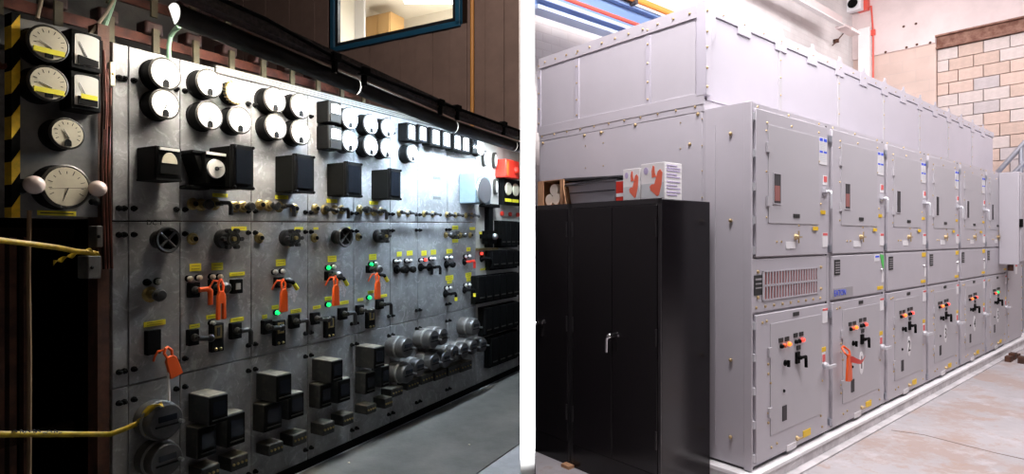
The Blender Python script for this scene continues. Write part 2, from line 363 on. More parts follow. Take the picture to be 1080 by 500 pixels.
# back wall of the space behind the board
struct('wall_back_left',MB().box(-2.6,5.7,0,.1,-.1,6.2),'grey_wall',LW(0,-9.2,0),TL)
# orange pole on the end wall
dp,_=lend(500.5,60)
tag(link('orange_pole',MB().cyl((dp,-.06,0.3),(dp,-.06,6.1),.028).mesh('orange_pole','orange_pole'),None,wo,WLR),'thin orange upright pipe fixed to the brown plank wall','pipe')
# --- right room
RFP=[(.05,0.6),(.10,2.25),(.34,9.4),(14,9.4),(14,.6)]
fr_=MB().add([(x,y,-.06) for x,y in RFP]+[(x,y,0) for x,y in RFP],[(4,3,2,1,0),(5,6,7,8,9)]+[(i,(i+1)%5,(i+1)%5+5,i+5) for i in range(5)])
struct('floor_right',fr_,'floor_right')
BW=2.6; AW=8.6
struct('wall_back_right',MB().box(.62,AW+.3,0,.25,0,6.4),'white_brick',RW(0,BW,0),TR)
# end wall: local x = -b direction (rightwards), y = +a
ew=RW(AW,0,0); ER=TR-PI/2
bl=rb(987,AW); zl1=rz(38,AW,bl); zl0=rz(52,AW,bl)
struct('wall_end_right',MB().box(-BW-.25,-bl,0,.3,0,zl1-.12),'peach_block',ew,ER)
struct('trim_band',MB().box(-BW-.25,3.2,-.04,.3,zl1,6.4).box(-BW-.25,-bl,-.04,.3,zl1-.12,zl1),'band_paint',ew,ER)
infill=struct('wall_infill',MB().box(-bl,3.2,.12,.3,0,zl0),'mortar',ew,ER)
bw_,bh_=.335,.197; z=zl0; row=0
bms=['block_tan','block_peach','block_grey','block_pale']; bcache={}
while z>1.35:
    x=-bl-(bw_*.5 if row%2 else bw_*.12)
    while x<1.05:
        x0=max(x,-bl+.005); x1=x+bw_
        if x1-x0>.05:
            m=random.choice([0,0,1,1,1,2,3,3] if row%4 else [3,2,3,0]); k=(round(x1-x0,3),m)
            if k not in bcache: bcache[k]=MB().box(.006,x1-x0-.006,-.05,.02,-bh_+.006,-.006).mesh('block',bms[m],False)
            link('block',bcache[k],infill,(x0,.06+.05+random.uniform(-.006,.006),z))
        x=x1
    z-=bh_; row+=1
lt=thing('steel_lintel','rusty steel lintel beam over the walled up block opening','beam',ew,ER)
part('web',MB().box(-bl,3.2,.03,.1,zl0,zl1),'rust_steel',lt); part('flange',MB().box(-bl,3.2,-.05,.1,zl1-.025,zl1),'rust_steel',lt); part('flange',MB().box(-bl,3.2,-.02,.1,zl0,zl0+.025),'rust_steel',lt)
struct('ceiling_right',MB().add([(.2,1.0,6.4),(14,1.0,6.4),(14,14,6.4),(.2,14,6.4)],[(0,3,2,1)]),'ceiling_white')
# ================================================================== LEFT: SWITCHBOARD
ZT,ZM,ZB=2.315,1.512,.757
uu=[118,135.5,190,265,324.5,373,411.5,440.5,472,502]
seams=[ls(u) for u in uu]; SEND=ls(549)+.12
sb=thing('switchboard','long grey slate switchboard of bolted slabs under black lamp hoods','switchboard',(LX,LY,0),TL)
def slab(s0,s1,z0,z1,m='slate',y0=0,y1=.045,name='slab'):
    g=.0025; s0+=g; s1-=g; z0+=g; z1-=g
    b=[(s0,y0,BZ(z0,s0)),(s1,y0,BZ(z0,s1)),(s1,y1,BZ(z0,s1)),(s0,y1,BZ(z0,s0))]; t=[(s0,y0,BZ(z1,s0)),(s1,y0,BZ(z1,s1)),(s1,y1,BZ(z1,s1)),(s0,y1,BZ(z1,s0))]
    return part(name,MB().quad8(b,t),m,sb,bevel=.003)
for i in range(len(seams)-1):
    for z0,z1 in((.05,ZB),(ZB,ZM),(ZM,ZT)): slab(seams[i],seams[i+1],z0,z1)
slab(seams[-1],ls(530),.62,ZT-.03,'beige_slab'); slab(ls(530),SEND,.3,ZT-.06,'beige_slab'); slab(seams[-1],SEND,.05,.62,'slate')
part('base_channel',MB().quad8([(.0,0,BZ(0,0)),(SEND,0,BZ(0,SEND)),(SEND,.06,BZ(0,SEND)),(.0,.06,BZ(0,0))],[(.0,0,BZ(.05,0)),(SEND,0,BZ(.05,SEND)),(SEND,.06,BZ(.05,SEND)),(.0,.06,BZ(.05,0))]),'black_matte',sb)
bt=MB(); bt2=MB()
def bolt(s,zl,r=.011):
    z=BZ(zl,s); bt.lathe([(r*1.25,0),(r*1.25,.006),(r*.8,.008),(r*.8,.022),(r*.4,.027)],8,(s,0,z))
for i,s in enumerate(seams[:-1]):
    for zl in (2.16,1.57,1.45,.83,.69,.12):
        if i==0: bolt(s+.028,zl)
        else:
            if not(i in(1,) ): bolt(s-.022,zl)
            elif zl: bolt(s-.020,zl)
            bolt(s+.022,zl)
part('bolts',bt,'black_case',sb,stuff=True)
part('cap_strip',MB().quad8([(ls(226),-.012,BZ(ZT-.03,.5)),(SEND,-.012,BZ(ZT-.03,SEND)),(SEND,.05,BZ(ZT-.03,SEND)),(ls(226),.05,BZ(ZT-.03,.5))],[(ls(226),-.012,BZ(ZT+.012,.5)),(SEND,-.012,BZ(ZT+.012,SEND)),(SEND,.05,BZ(ZT+.012,SEND)),(ls(226),.05,BZ(ZT+.012,.5))]),'strip_grey',sb)
rb_=MB()
for k in range(3):
    zz=ZT-.024+.012*k; rb_.quad8([(ls(226),-.018,BZ(zz,.5)),(SEND,-.018,BZ(zz,SEND)),(SEND,-.01,BZ(zz,SEND)),(ls(226),-.01,BZ(zz,.5))],[(ls(226),-.018,BZ(zz+.005,.5)),(SEND,-.018,BZ(zz+.005,SEND)),(SEND,-.01,BZ(zz+.005,SEND)),(ls(226),-.01,BZ(zz+.005,.5))])
part('cap_ribs',rb_,'dial_grey',sb,stuff=True)
def ltag(u,v,w_,h,m='yellow_tag',name='label_tag',rot=0):
    p=lm(u,v,0); a,b=lsize(u-w_/2,v-h/2,u+w_/2,v+h/2,0)
    s=ls(u); o=part(name,MB().box(-a/2,a/2,-.0025,.0,-b/2,b/2),m,sb); o.location=(s,0,p.z); o.rotation_euler=(0,-R(1.2)+R(rot),0)
    if b>.01:
        t=MB(); n=2 if b>.022 else 1
        for k in range(n): zz=(.5-(k+.5)/n)*b*.8-b*.0; t.box(-a*.36,a*.36,-.0035,-.0024,zz-.0008,zz+.0008)
        q=part('print_line',t,'ink',o)
for t in [(206,282,12,8),(229,281,12,8),(250,289,16,4),(223,334,11,4),(250,337,14,4),(205,344,11,4.5),(163,341,23,5.5),(296,277,10,7),(350,273,9,6.5),(393,271,7.5,6),
    (312,328,11,4),(290,324,7,4),(346,315,7,4),(363,319,9,3.5),(334,324,8,3.5),(380,316,6,3),(404,312,8,3),(391,308,6,3),(252,241,16,4),(315,241,9,3),(365,241,8,3),(232,206,16,4),
    (297,208,14,4),(350,212,11,4),(394,214,9,3.5),(421,268,5,5),(432,267,6,5),(447,267,5.5,5),(457,266,5.5,5),(474,265,6,4.5),(494,263,4,4),(480,240,6,4),(498,241,5.5,3),(480,254,6,3.5),
    (474,293,8,5),(474,297,5,4),(494,290,6,5),(494,294.5,4,4),(279,334,5,4),(333,241,5,2.5),(509,284,5,2)]: ltag(*t)
for t in [(461,188,8,3.2),(461,209,8,3.2)]: ltag(*t,m='slate_mottle',name='inscription_plate')
text('lettering','DC 1',.034,'ink',sb,(ls(163),-.001,lm(163,235).z))
for u in(229,297,351,393): text('lettering','1',.026,'ink',sb,(ls(u),-.001,lm(u,235.5).z))

# --- instruments
def gauge(u,v,r,label,face='dial_white',dd=.085,group=None,ang=130,tagw=False,glass=None,ticks=True,foot=True,casem='black_case'):
    t=thing('dial_gauge',label,'gauge',lm(u,v,dd),TL,group); q=(round(r,3),dd)
    cpart(('gc',)+q,'case',lambda:MB().lathe([(r*1.08,0),(r*1.1,.01),(r*1.02,.014),(r*1.0,dd*.8),(r*1.06,dd*.85),(r*1.06,dd),(r*.97,dd)],28),casem,t)
    cpart(('gb',)+q,'bezel',lambda:MB().lathe([(r*1.07,dd*.93),(r*1.08,dd*1.0),(r*1.0,dd+.004),(r*.93,dd-.002)],28),'bezel',t)
    cpart(('gf',)+q,'dial_face',lambda:MB().lathe([(r*.94,dd+.002),(r*.94,dd+.0045)],28),face,t)
    if ticks:
        def tk():
            b=MB()
            for i in range(11):
                a=R(210-24*i); c,s_=math.cos(a),math.sin(a); b.box(-.0012,.0012,-dd-.0055,-dd-.004,0,r*.13 if i%2 else r*.2)
                n=8; 
                for j in range(len(b.v)-8,len(b.v)):
                    x,y,z=b.v[j]; z+=r*.62; b.v[j]=(x*s_+z*c,y,-x*c+z*s_)
            return b
        cpart(('gt',)+q,'scale_marks',tk,'ink',t)
    a=R(ang); nx,nz=math.cos(a),math.sin(a)
    part('needle',MB().cyl((-nx*r*.15,-dd-.0065,-nz*r*.15-r*.2),(nx*r*.55,-dd-.0065,nz*r*.55-r*.2),.002,.0008,5),'ink',t)
    if foot: cpart(('gk',)+q,'needle_cover',lambda:MB().prism(arc(0,-r*.62,r*.2,r*.24,0,180,8)+[(-r*.2,-r*.86),(r*.2,-r*.86)],-dd-.009,-dd-.004),'black_case',t)
    if tagw: part('yellow_sticker',MB().box(-r*.78,r*.78,-dd-.0105,-dd-.004,-r*.62,-r*.32),'yellow_tag',t,label='yellow sticker with small print')
    return t
gauge(51,46,.068,'round black gauge with yellow sticker, topmost on the hazard striped side plate','dial_cream',.10,ang=150,tagw=True)
gauge(51,88,.066,'round black gauge with yellow sticker, second from top on the side plate','dial_cream',.10,ang=160,tagw=True)
gauge(71,141,.060,'smaller cream round gauge alone in the middle of the side plate','dial_cream',.09,ang=120)
g=gauge(70,197,.084,'large cream gauge between two white porcelain knobs on the side plate','dial_cream',.09,ang=250,foot=False)
part('second_pointer',MB().cyl((-.06,-.092,-.012),(.07,-.092,.0),.003,.003,6),'ink',g)
GR=[(174.5,78,16,'upper white round gauge of the leftmost pair, below the green cable'),(174,110,15,'lower white round gauge of the leftmost pair'),
 (221,88,14.3,'upper white round gauge of the second column, left of the cut open gauge'),(221,122,14.3,'lower white round gauge of the second column, above the wedge bracket'),
 (253,127,13.6,'white round gauge directly below the cut open gauge'),(290,105.5,13,'upper left white gauge of the four grouped in the third panel'),
 (317,112,12.8,'upper right white gauge of the four grouped in the third panel'),(291,134,13,'lower left white gauge of the four in the third panel'),(317,140,12.5,'lower right white gauge of the four in the third panel'),
 (369,125,11.3,'white gauge touching the right side of the upper grey square meter'),(369,149,11,'white gauge touching the right side of the lower grey square meter'),
 (391,131,10.5,'upper left white gauge of the small block of four in the fifth panel'),(409,135,10,'upper right white gauge of the small block of four in the fifth panel'),
 (391,154,10.5,'lower left white gauge of the block of four above the fifth relay box'),(408,157,9.7,'lower right white gauge of the small block of four'),
 (435,162,9,'lone small white gauge under the left end of the square meter row')]
for u,v,h,l in GR:
    y=LY+e1.y*ls(u,.08)+nL.y*.08; gauge(u,v,h*y/F,l,ang=random.uniform(60,140),dd=.08,group='white round dial gauges on the slate board')
# broken gauge
t=thing('open_gauge','white gauge with its black rim broken open and toothed at left','gauge',lm(247,98,.05),TL)
part('case',MB().lathe([(.06,0),(.062,.04),(.055,.05)],24),'black_case',t)
part('dial_face',MB().lathe([(0,.055),(.052,.055),(.054,.05)],24,(.006,0,0)),'dial_white',t)
rg=MB()
for i in range(11):
    a=R(110+17*i); rg.box(math.cos(a)*.056-.006,math.cos(a)*.056+.006,-.066,-.045,math.sin(a)*.056-.005,math.sin(a)*.056+.005)
part('toothed_rim',rg,'brass',t)

def sqmeter(u0,v0,u1,v1,d,label,face='dial_white',win=(.12,.88,.3,.9),case='black_case',group=None,fm_='black_case',name='square_meter',cat='meter'):
    w_,h=lsize(u0,v0,u1,v1,d); t=thing(name,label,cat,lm((u0+u1)/2,(v0+v1)/2,d),TL,group)
    part('case',MB().box(-w_/2,w_/2,-d,0,-h/2,h/2),case,t,bevel=.006)
    x0,x1=-w_/2+w_*win[0],-w_/2+w_*win[1]; z0,z1=-h/2+h*win[2],-h/2+h*win[3]
    part('front_frame',MB().box(-w_/2*.98,w_/2*.98,-d-.006,-d,-h/2*.98,h/2*.98),fm_,t,bevel=.003)
    part('dial_face',MB().prism([(x0,z0),(x1,z0)]+arc((x0+x1)/2,z1-h*.06,(x1-x0)/2,h*.06,0,180,8),-d-.009,-d),face,t)
    return t,w_,h
for (q,l) in (((74,34,107,75),'upper square meter with bright white dial at top right of the side plate'),((74,77,106,117),'lower square meter with yellow sticker on the side plate')):
    t,w_,h=sqmeter(*q,.09,l,win=(.12,.9,.12,.92))
    part('needle_cover',MB().prism([(-w_*.28,-h*.36),(w_*.36,-h*.36),(w_*.36,-h*.2),(-w_*.28,-h*.14)],-.104,-.09),'black_case',t)
    if q[1]>70: part('yellow_sticker',MB().box(-w_*.2,w_*.34,-.107,-.104,-h*.2,-h*.08),'yellow_tag',t); 
    part('needle',MB().cyl((0,-.101,-h*.15),(-w_*.25,-.101,h*.2),.0015,.001,5),'ink',t)
for q,l in (((346,107,359.5,130),'upper grey square meter left of the round gauges in the fourth panel'),((346,133,360,158),'lower grey square meter directly beneath its twin')):
    t,w_,h=sqmeter(*q,.10,l,win=(.2,.9,.45,.88),fm_='meter_frame'); part('lower_cover',MB().box(-w_*.4,w_*.4,-.112,-.1,-h*.45,-h*.12),'meter_frame',t)
ords=['first','second','third','fourth','fifth','sixth']
for i,(u0,v0,u1,v1) in enumerate([(429,130,438,149),(441,132,450,150),(454,135,464,154),(466,138,475,156),(478,141,486,159),(487,143,495,161)]):
    t,w_,h=sqmeter(u0,v0,u1,v1,.085,'%s from left of the six small square meters with white windows'%ords[i],win=(.15,.85,.12,.88),group='row of small square meters near the lamp hood')
    part('scale_line',MB().box(-w_*.3,w_*.3,-.0955,-.09,-h*.02,h*.02),'ink',t)
t,w_,h=sqmeter(498,146,503,162,.09,'narrow dark meter case at the right end of the square meter row',face='dark_glass')
gauge(506.5,155,.075,'white round gauge at the far end behind the square meters',dd=.06,foot=False)
for u,v,l in((512,167,'left'),(523,169,'right'),(524,197,'lower')):
    t=thing('oval_holder','%s pale oval window holder on the beige end slab'%l,'holder',lm(u,v,.03),TL,'oval holders on the beige slab')
    ov=[(x*.03,z*.075) for x,z in arc(0,0,1,1,0,342,19)]
    part('rim',MB().prism(ov,-.03,0),'bezel',t); part('window',MB().prism([(x*.7,z*.75) for x,z in ov],-.033,-.03),'dial_white',t)

def relay(u0,v0,u1,v1,d,label,glass=True,group=None,cat='relay',name='relay_box',top='black_matte',studs=True):
    w_,h=lsize(u0,v0,u1,v1,d); t=thing(name,label,cat,lm((u0+u1)/2,(v0+v1)/2,d),TL,group)
    part('case',MB().box(-w_/2*.93,w_/2*.93,-d*.9,0,-h/2*.94,h/2*.94),top,t,bevel=.006)
    part('front_cover',MB().box(-w_/2,w_/2,-d,-d*.86,-h/2,h/2),'black_case',t,bevel=.005)
    part('window',MB().box(-w_/2*.72,w_/2*.72,-d-.003,-d,-h/2*.74,h/2*.78),'dark_glass',t)
    if studs:
        b=MB()
        for x in(-1,1):
            for z_ in(-1,1): b.ball((x*w_*.44,-d-.004,z_*h*.46),.009,8,5)
        part('cover_screws',b,'black_case',t,stuff=True)
    return t,w_,h
relay(311,163,332,204,.17,'large black glass-fronted relay box left of centre, in the third panel')
relay(365,171,382,208,.17,'black glass-fronted relay box in the fourth panel, right of the largest one')
relay(411,178,423,211,.17,'rightmost black relay box with a bluish reflecting front')
relay(246,153,268,200,.20,'tall black glazed relay box joined to a small round dial at its left')
t,w_,h=sqmeter(164,155,191,190,.15,'black boxed meter with half round white dial in the first wide panel',face='black_case',win=(.1,.9,.1,.9),name='boxed_meter')
part('half_dial',MB().prism(arc(0,0,w_*.3,h*.32,0,180,14),-.163,-.15),'dial_cream',t); part('name_strip',MB().box(-w_*.38,w_*.38,-.165,-.15,h*.38,h*.46),'dial_white',t)
part('dial_frame',MB().box(-w_*.36,w_*.36,-.161,-.15,-h*.32,-.004),'black_matte',t); part('lower_bead',MB().box(-w_*.5,w_*.5,-.158,-.0,-h*.52,-h*.46),'black_case',t); 
t=thing('round_dial_relay','small round white dial in a black case beside the wedge bracket','meter',lm(228,178,.14),TL)
a,b=lsize(217,163,239,197,.14)
part('case',MB().box(-a/2,a/2,-.135,0,-b/2,b/2),'black_matte',t,bevel=.005); part('dial_face',MB().lathe([(a*.42,.135),(a*.40,.145),(0,.145)],24),'dial_white',t)
part('needle',MB().cyl((-.01,-.147,0),(.03,-.147,.012),.003,.001,6),'ink',t); part('hub',MB().lathe([(.012,.14),(.01,.152),(0,.152)],10),'ink',t); part('name_strip',MB().box(-a*.45,a*.5,-.14,-.13,b*.42,b*.5),'dial_white',t)
t=thing('wedge_bracket','black wedge shaped bracket left of the small round dial','bracket',lm(206,180,.05),TL)
a,b=lsize(196,160,217,198,.05)
part('wedge',MB().prism([(0,-b*.28),(a*.5,b*.05),(a*.5,b*.5),(-a*.5,b*.5)],-.11,0),'black_matte',t,bevel=.004); part('foot_plate',MB().box(-a*.5,a*.5,-.09,0,-b*.52,-b*.42),'black_matte',t,bevel=.003)
part('cap_plate',MB().box(-a*.55,a*.5,-.115,0,b*.44,b*.52),'black_case',t,bevel=.003)
# porcelain knobs of the side plate
for u,v,r,l in((36,195,.036,'pinkish white porcelain knob left of the large cream gauge'),(103,199,.034,'white porcelain knob right of the large cream gauge')):
    t=thing('porcelain_knob',l,'knob',lm(u,v,.11),TL)
    part('ball',MB().ball((0,-.11,0),r,20,14),'porcelain',t); part('stem',MB().lathe([(.03,0),(.028,.02),(.012,.03),(.012,.09)],14),'black_case',t)

# --- switches
def switch(u,v,kind,label,d=.07,sc=1,group=None,hm='grip_black',bm='brass'):
    t=thing('rotary_switch',label,'switch',lm(u,v,d*.5*sc),TL,group); t.scale=(sc,)*3
    cpart('esc','escutcheon',lambda:MB().lathe([(.034,0),(.034,.006),(.027,.012),(.02,.012),(.017,.03),(.0,.03)],18),bm,t)
    if kind=='knob':
        cpart('kn','grip',lambda:MB().lathe([(.010,.02),(.010,.05),(.024,.055),(.028,.075),(.02,.09),(0,.092)],14),hm,t)
    elif kind=='ring':
        cpart('rc','centre',lambda:MB().lathe([(.015,.02),(.014,.034),(0,.034)],12),'black_case',t)
    elif kind=='pistol':
        cpart('pis','grip',lambda:MB().cyl((0,-.03,0),(0,-.07,0),.014,.012,10).tube([(-.012,-.075,.004),(.03,-.085,.006),(.042,-.085,-.01),(.042,-.085,-.06)],.012,8),hm,t)
    elif kind=='bar':
        cpart('bar','grip',lambda:MB().cyl((0,-.02,0),(0,-.065,0),.012,.012,10).cyl((-.045,-.07,.006),(.045,-.07,-.006),.012,.012,8).ball((-.045,-.07,.006),.018,8,6).ball((.045,-.07,-.006),.018,8,6),hm,t)
    elif kind=='wheel':
        def wh():
            b=MB().lathe([(.018,.02),(.018,.07),(0,.075)],12); 
            b.lathe([(.05,.06),(.06,.064),(.064,.074),(.058,.084),(.048,.08),(.05,.06)],24)
            for k in range(4): a=R(45+90*k); b.cyl((0,-.07,0),(.052*math.cos(a),-.072,.052*math.sin(a)),.007,.007,6)
            return b.lathe([(.045,.0),(.045,.03),(.036,.04),(0,.04)],20)
        cpart('wh','handwheel',wh,hm,t)
    elif kind=='lobed':
        def lb():
            b=MB().lathe([(.045,0),(.045,.03),(.028,.04),(.028,.07),(.0,.075)],20)
            for k in range(6): a=R(60*k); b.cyl((.042*math.cos(a),-.058,.042*math.sin(a)),(.042*math.cos(a),-.082,.042*math.sin(a)),.011,.010,10)
            return b.lathe([(.036,.05),(.036,.076),(0,.076)],16)
        cpart('lb','lobed_grip',lb,hm,t); cpart('lbc','centre_cap',lambda:MB().lathe([(.012,.07),(.01,.088),(0,.088)],10),'brass',t); cpart('lbr','centre_ring',lambda:MB().lathe([(.028,.074),(.028,.080),(.022,.080),(.022,.074)],16),'bezel',t)
    return t
# row just below the relay boxes
G1='switches in the row above the middle joint'
for u,v,k,l in [(207,215,'ring','brass ringed socket at the left end of the upper switch row'),(216,216,'knob','black knob switch next to the leftmost ringed socket, under the wedge bracket'),
 (230,215,'pistol','black pistol switch under the small round dial'),(251,218,'ring','brass ring below the tall glazed relay box'),(260,218,'knob','small black knob right of the brass ring under the tall relay'),
 (278,216,'ring','brass ring at left of the third panel upper row'),(287,217,'knob','black knob left of the pistol switch beneath the third panel relay'),(298,218,'pistol','black pistol switch beneath the third panel relay box'),(314,220,'ring','brass ring right of the pistol in the third panel'),
 (336,220,'ring','brass ring at left of the fourth panel upper row'),(346,221,'bar','black bar handle beneath the fourth panel relay'),(357,221,'pistol','black pistol switch in the fourth panel upper row'),(364,221,'ring','pale ring right of the pistol in the fourth panel'),
 (383,221,'knob','black knob at left of the fifth panel upper row'),(391,222,'bar','black bar handle beneath the rightmost relay box'),(398,223,'pistol','black pistol switch beneath the rightmost relay box'),(405,223,'ring','pale ring in the fifth panel upper row')]:
    switch(u,v,k,l,sc=.95 if k!='ring' else .9)
for i,u in enumerate((424,433,450,459,474,483,494,500)):
    switch(u,224.5+(u-424)*.04,'bar','%s from left of the eight small bar handle switches on the bright blue slabs'%(['first','second','third','fourth','fifth','sixth','seventh','eighth'][i]),sc=.78,group='small bar handle switches on the blue lit slabs')
# handwheel row
for u,v,k,s_,l in [(172,253,'wheel',1.0,'black spoked handwheel in the first wide panel, leftmost of its row'),(207,252,'ring',.9,'brass ringed keyhole left of the second panel lobed knob'),(240,252,'lobed',1.15,'large lobed black knob in the second panel'),
 (277,251,'ring',.9,'brass ringed keyhole in the third panel'),(306,251,'lobed',1.1,'lobed black knob in the third panel, second of the lobed ones'),(335,251,'ring',.85,'brass ringed keyhole in the fourth panel'),(359,250,'wheel',1.05,'black spoked handwheel in the fourth panel'),
 (381,250,'ring',.8,'pale ringed keyhole in the fifth panel'),(402,249,'lobed',1.05,'lobed black knob in the fifth panel'),(473,248,'knob',.8,'small black knob at left of the blue slab trio'),(480,248,'lobed',.7,'small lobed knob in the middle of the blue slab trio'),(488,248,'knob',.8,'small black knob at right of the blue slab trio'),(498.5,248,'ring',.8,'small dark ring right of the blue slab trio of knobs')]:
    switch(u,v,k,l,sc=s_)
def lamp(u,v,m,label,r=.013,group='small indicator lamps on the slate board'):
    t=thing('indicator_lamp',label,'lamp',lm(u,v,.03),TL,group); t.scale=(r/.013,)*3
    cpart('lmb','socket',lambda:MB().lathe([(.017,0),(.017,.012),(.012,.014)],12),'black_case',t); cpart('lml','lens',lambda:MB().lathe([(.013,.01),(.013,.024),(.009,.032),(0,.034)],12),m,t)
for u,v,m,l in [(158,298,'black_case','left dark lamp above the round knob in the first wide panel'),(169,297,'dial_grey','right lamp above the round knob in the first wide panel'),
 (202,294,'dial_cream','leftmost cream lamp of the second panel'),(212,293,'dial_cream','second cream lamp of the second panel'),(226,292,'dial_cream','third cream lamp of the second panel'),(234,292,'dial_cream','fourth cream lamp of the second panel'),
 (292,287,'lamp_white','left pale lamp under the yellow tag of the third panel'),(300,286,'lamp_white','right pale lamp under the yellow tag of the third panel'),(353.5,281.5,'lamp_white','pale lamp beside the upper green lamp in the fourth panel'),(398,278,'lamp_white','pale lamp beside the upper green lamp in the fifth panel'),
 (348,282.5,'green_lit','glowing green lamp at the top of the fourth panel switches'),(393,279,'green_lit','glowing green lamp at the top of the fifth panel switches'),
 (294,330,'green_lit','glowing green lamp below the orange lock tag of the third panel'),(348,321.5,'green_lit','glowing green lamp below the orange lock tag of the fourth panel'),(391,314,'green_lit','glowing green lamp below the orange lock tag of the fifth panel'),
 (226,341,'dial_grey','dull lamp above the tall brass faced switch of the second panel'),
 (419,275.5,'lamp_white','pale lamp at the left of the sixth panel'),(423,275.5,'lamp_white','second pale lamp of the sixth panel'),(430.5,275,'lamp_white','third pale lamp of the sixth panel'),(434.5,275,'lamp_white','fourth pale lamp of the sixth panel'),
 (445.5,274.5,'lamp_white','pale lamp left of the red one in the seventh panel'),(450,274,'red_lit','glowing red lamp in the seventh panel'),(456,273,'lamp_white','pale lamp right of the red one in the seventh panel'),(459.5,273,'lamp_white','outer pale lamp of the seventh panel'),
 (472.5,272,'lamp_white','left pale lamp over the lone knob in the eighth panel'),(477,271.5,'lamp_white','right pale lamp over the lone knob in the eighth panel'),(492.5,270.5,'lamp_white','left pale lamp above the red lever'),(496.5,270,'lamp_white','right pale lamp above the red lever'),
 (472.5,304,'lamp_white','left pale lamp above the first yellow ended lever'),(476.5,303.5,'lamp_white','right pale lamp above the first yellow ended lever'),(492.5,301,'lamp_white','left pale lamp above the second yellow ended lever'),(496.5,300.5,'lamp_white','right pale lamp above the second yellow ended lever'),
 (509,267.5,'red_lit','glowing red lamp on the beige end slab')]:
    lamp(u,v,m,l,.013)
def plate_switch(u,v,w_,h,kind,label,hm='grip_black',facem='black_case',d=.03,name='plate_switch'):
    a,b=lsize(u-w_/2,v-h/2,u+w_/2,v+h/2,d); t=thing(name,label,'switch',lm(u,v,d),TL)
    part('base_plate',MB().box(-a/2,a/2,-d,0,-b/2,b/2),facem,t,bevel=.004)
    if kind in('pistol','knob','bar','lever'): part('shaft',MB().lathe([(.02,d-.002),(.016,d+.02),(.012,d+.022),(.012,d+.04)],14),'bezel',t)
    if kind=='pistol': part('grip',MB().tube([(-.01,-d-.045,.004),(.035,-d-.05,.006),(.048,-d-.05,-.008),(.048,-d-.05,-.075)],.013,10),hm,t)
    if kind=='knob': part('grip',MB().lathe([(.012,d+.02),(.024,d+.05),(.03,d+.075),(.018,d+.09),(0,d+.09)],14),hm,t)
    if kind=='bar': part('grip',MB().cyl((-.01,-d-.05,0),(.045,-d-.055,-.006),.012,.014,10).ball((.05,-d-.055,-.006),.02,10,6),hm,t)
    if kind=='tall':
        part('brass_plate',MB().box(-a*.28,a*.28,-d-.004,-d,-b*.02,b*.42),'brass',t); part('terminal_studs',MB().ball((-a*.2,-d-.004,-b*.4),.008,8,5).ball((a*.2,-d-.004,-b*.4),.008,8,5),'brass',t,stuff=True)
        part('slot',MB().box(-a*.12,a*.12,-d-.007,-d,b*.06,b*.36),'ink',t)
    if kind=='inset': part('inset',MB().box(-a*.22,a*.22,-d-.004,-d,-b*.22,b*.22),'dial_grey',t); 
    return t
switch(163,311,'knob','brass rimmed round knob below the two lamps of the first wide panel',sc=1.1)
plate_switch(206,306,11,16,'pistol','black switch with an orange pistol grip in the second panel',hm='orange_plastic')
plate_switch(229,303,13,17,'knob','black switch hidden behind the long orange lock tag in the second panel')
plate_switch(251,302,11,15,'inset','small black rectangular socket at upper right of the second panel')
plate_switch(163,361,15,26,'none','arched black lock box above the orange padlock tag in the first wide panel',name='lock_box')
for i,(pu,lu,ru,lv,cv,rv,pn) in enumerate([(230,205,250,356,356,349,'second'),(296,283,312,345,351,339,'third'),(349,334,363,336,345,331,'fourth'),(392,381,402,327,337,321,'fifth')]):
    k=(1-.13*i)
    plate_switch(lu,lv,11*k,17*k,'bar','black switch with sideways bar grip, lower left in the %s panel'%pn)
    plate_switch(pu,cv,13*k,30*k,'tall','tall black switch with brass face, bottom centre of the %s panel'%pn,name='tall_switch')
    plate_switch(ru,rv,11*k,17*k,'pistol','black pistol grip switch, lower right in the %s panel'%pn)
    if i: plate_switch(pu-.5,292-(i-1)*7+6,9*k,13*k,'knob','black switch behind the orange lock tag in the %s panel'%pn)
for u,v,kk,hm,l in [(422,284.5,'knob','black_case','left black knob of the sixth panel'),(432,284,'knob','black_case','right black knob of the sixth panel'),(447,282,'pistol','black_case','left black pistol switch of the seventh panel'),(456,282,'pistol','black_case','right black pistol switch of the seventh panel'),
   (474,279,'knob','black_case','lone black knob of the eighth panel'),(493,276,'pistol','red_plastic','switch with a bright red lever near the beige slab'),(511,273,'bar','black_case','small bar switch below the red lamp on the beige slab'),
   (473,310,'pistol','black_case','left lever with yellow end low on the blue slabs'),(493,306,'pistol','black_case','right lever with yellow end low on the blue slabs')]:
    t=switch(u,v,kk,l,sc=.95,hm=hm,bm='black_case')
    if 'yellow end' in l: part('yellow_end',MB().cyl((.042,-.085,-.03),(.042,-.085,-.062),.0135,.0135,10),'yellow_tag',t)

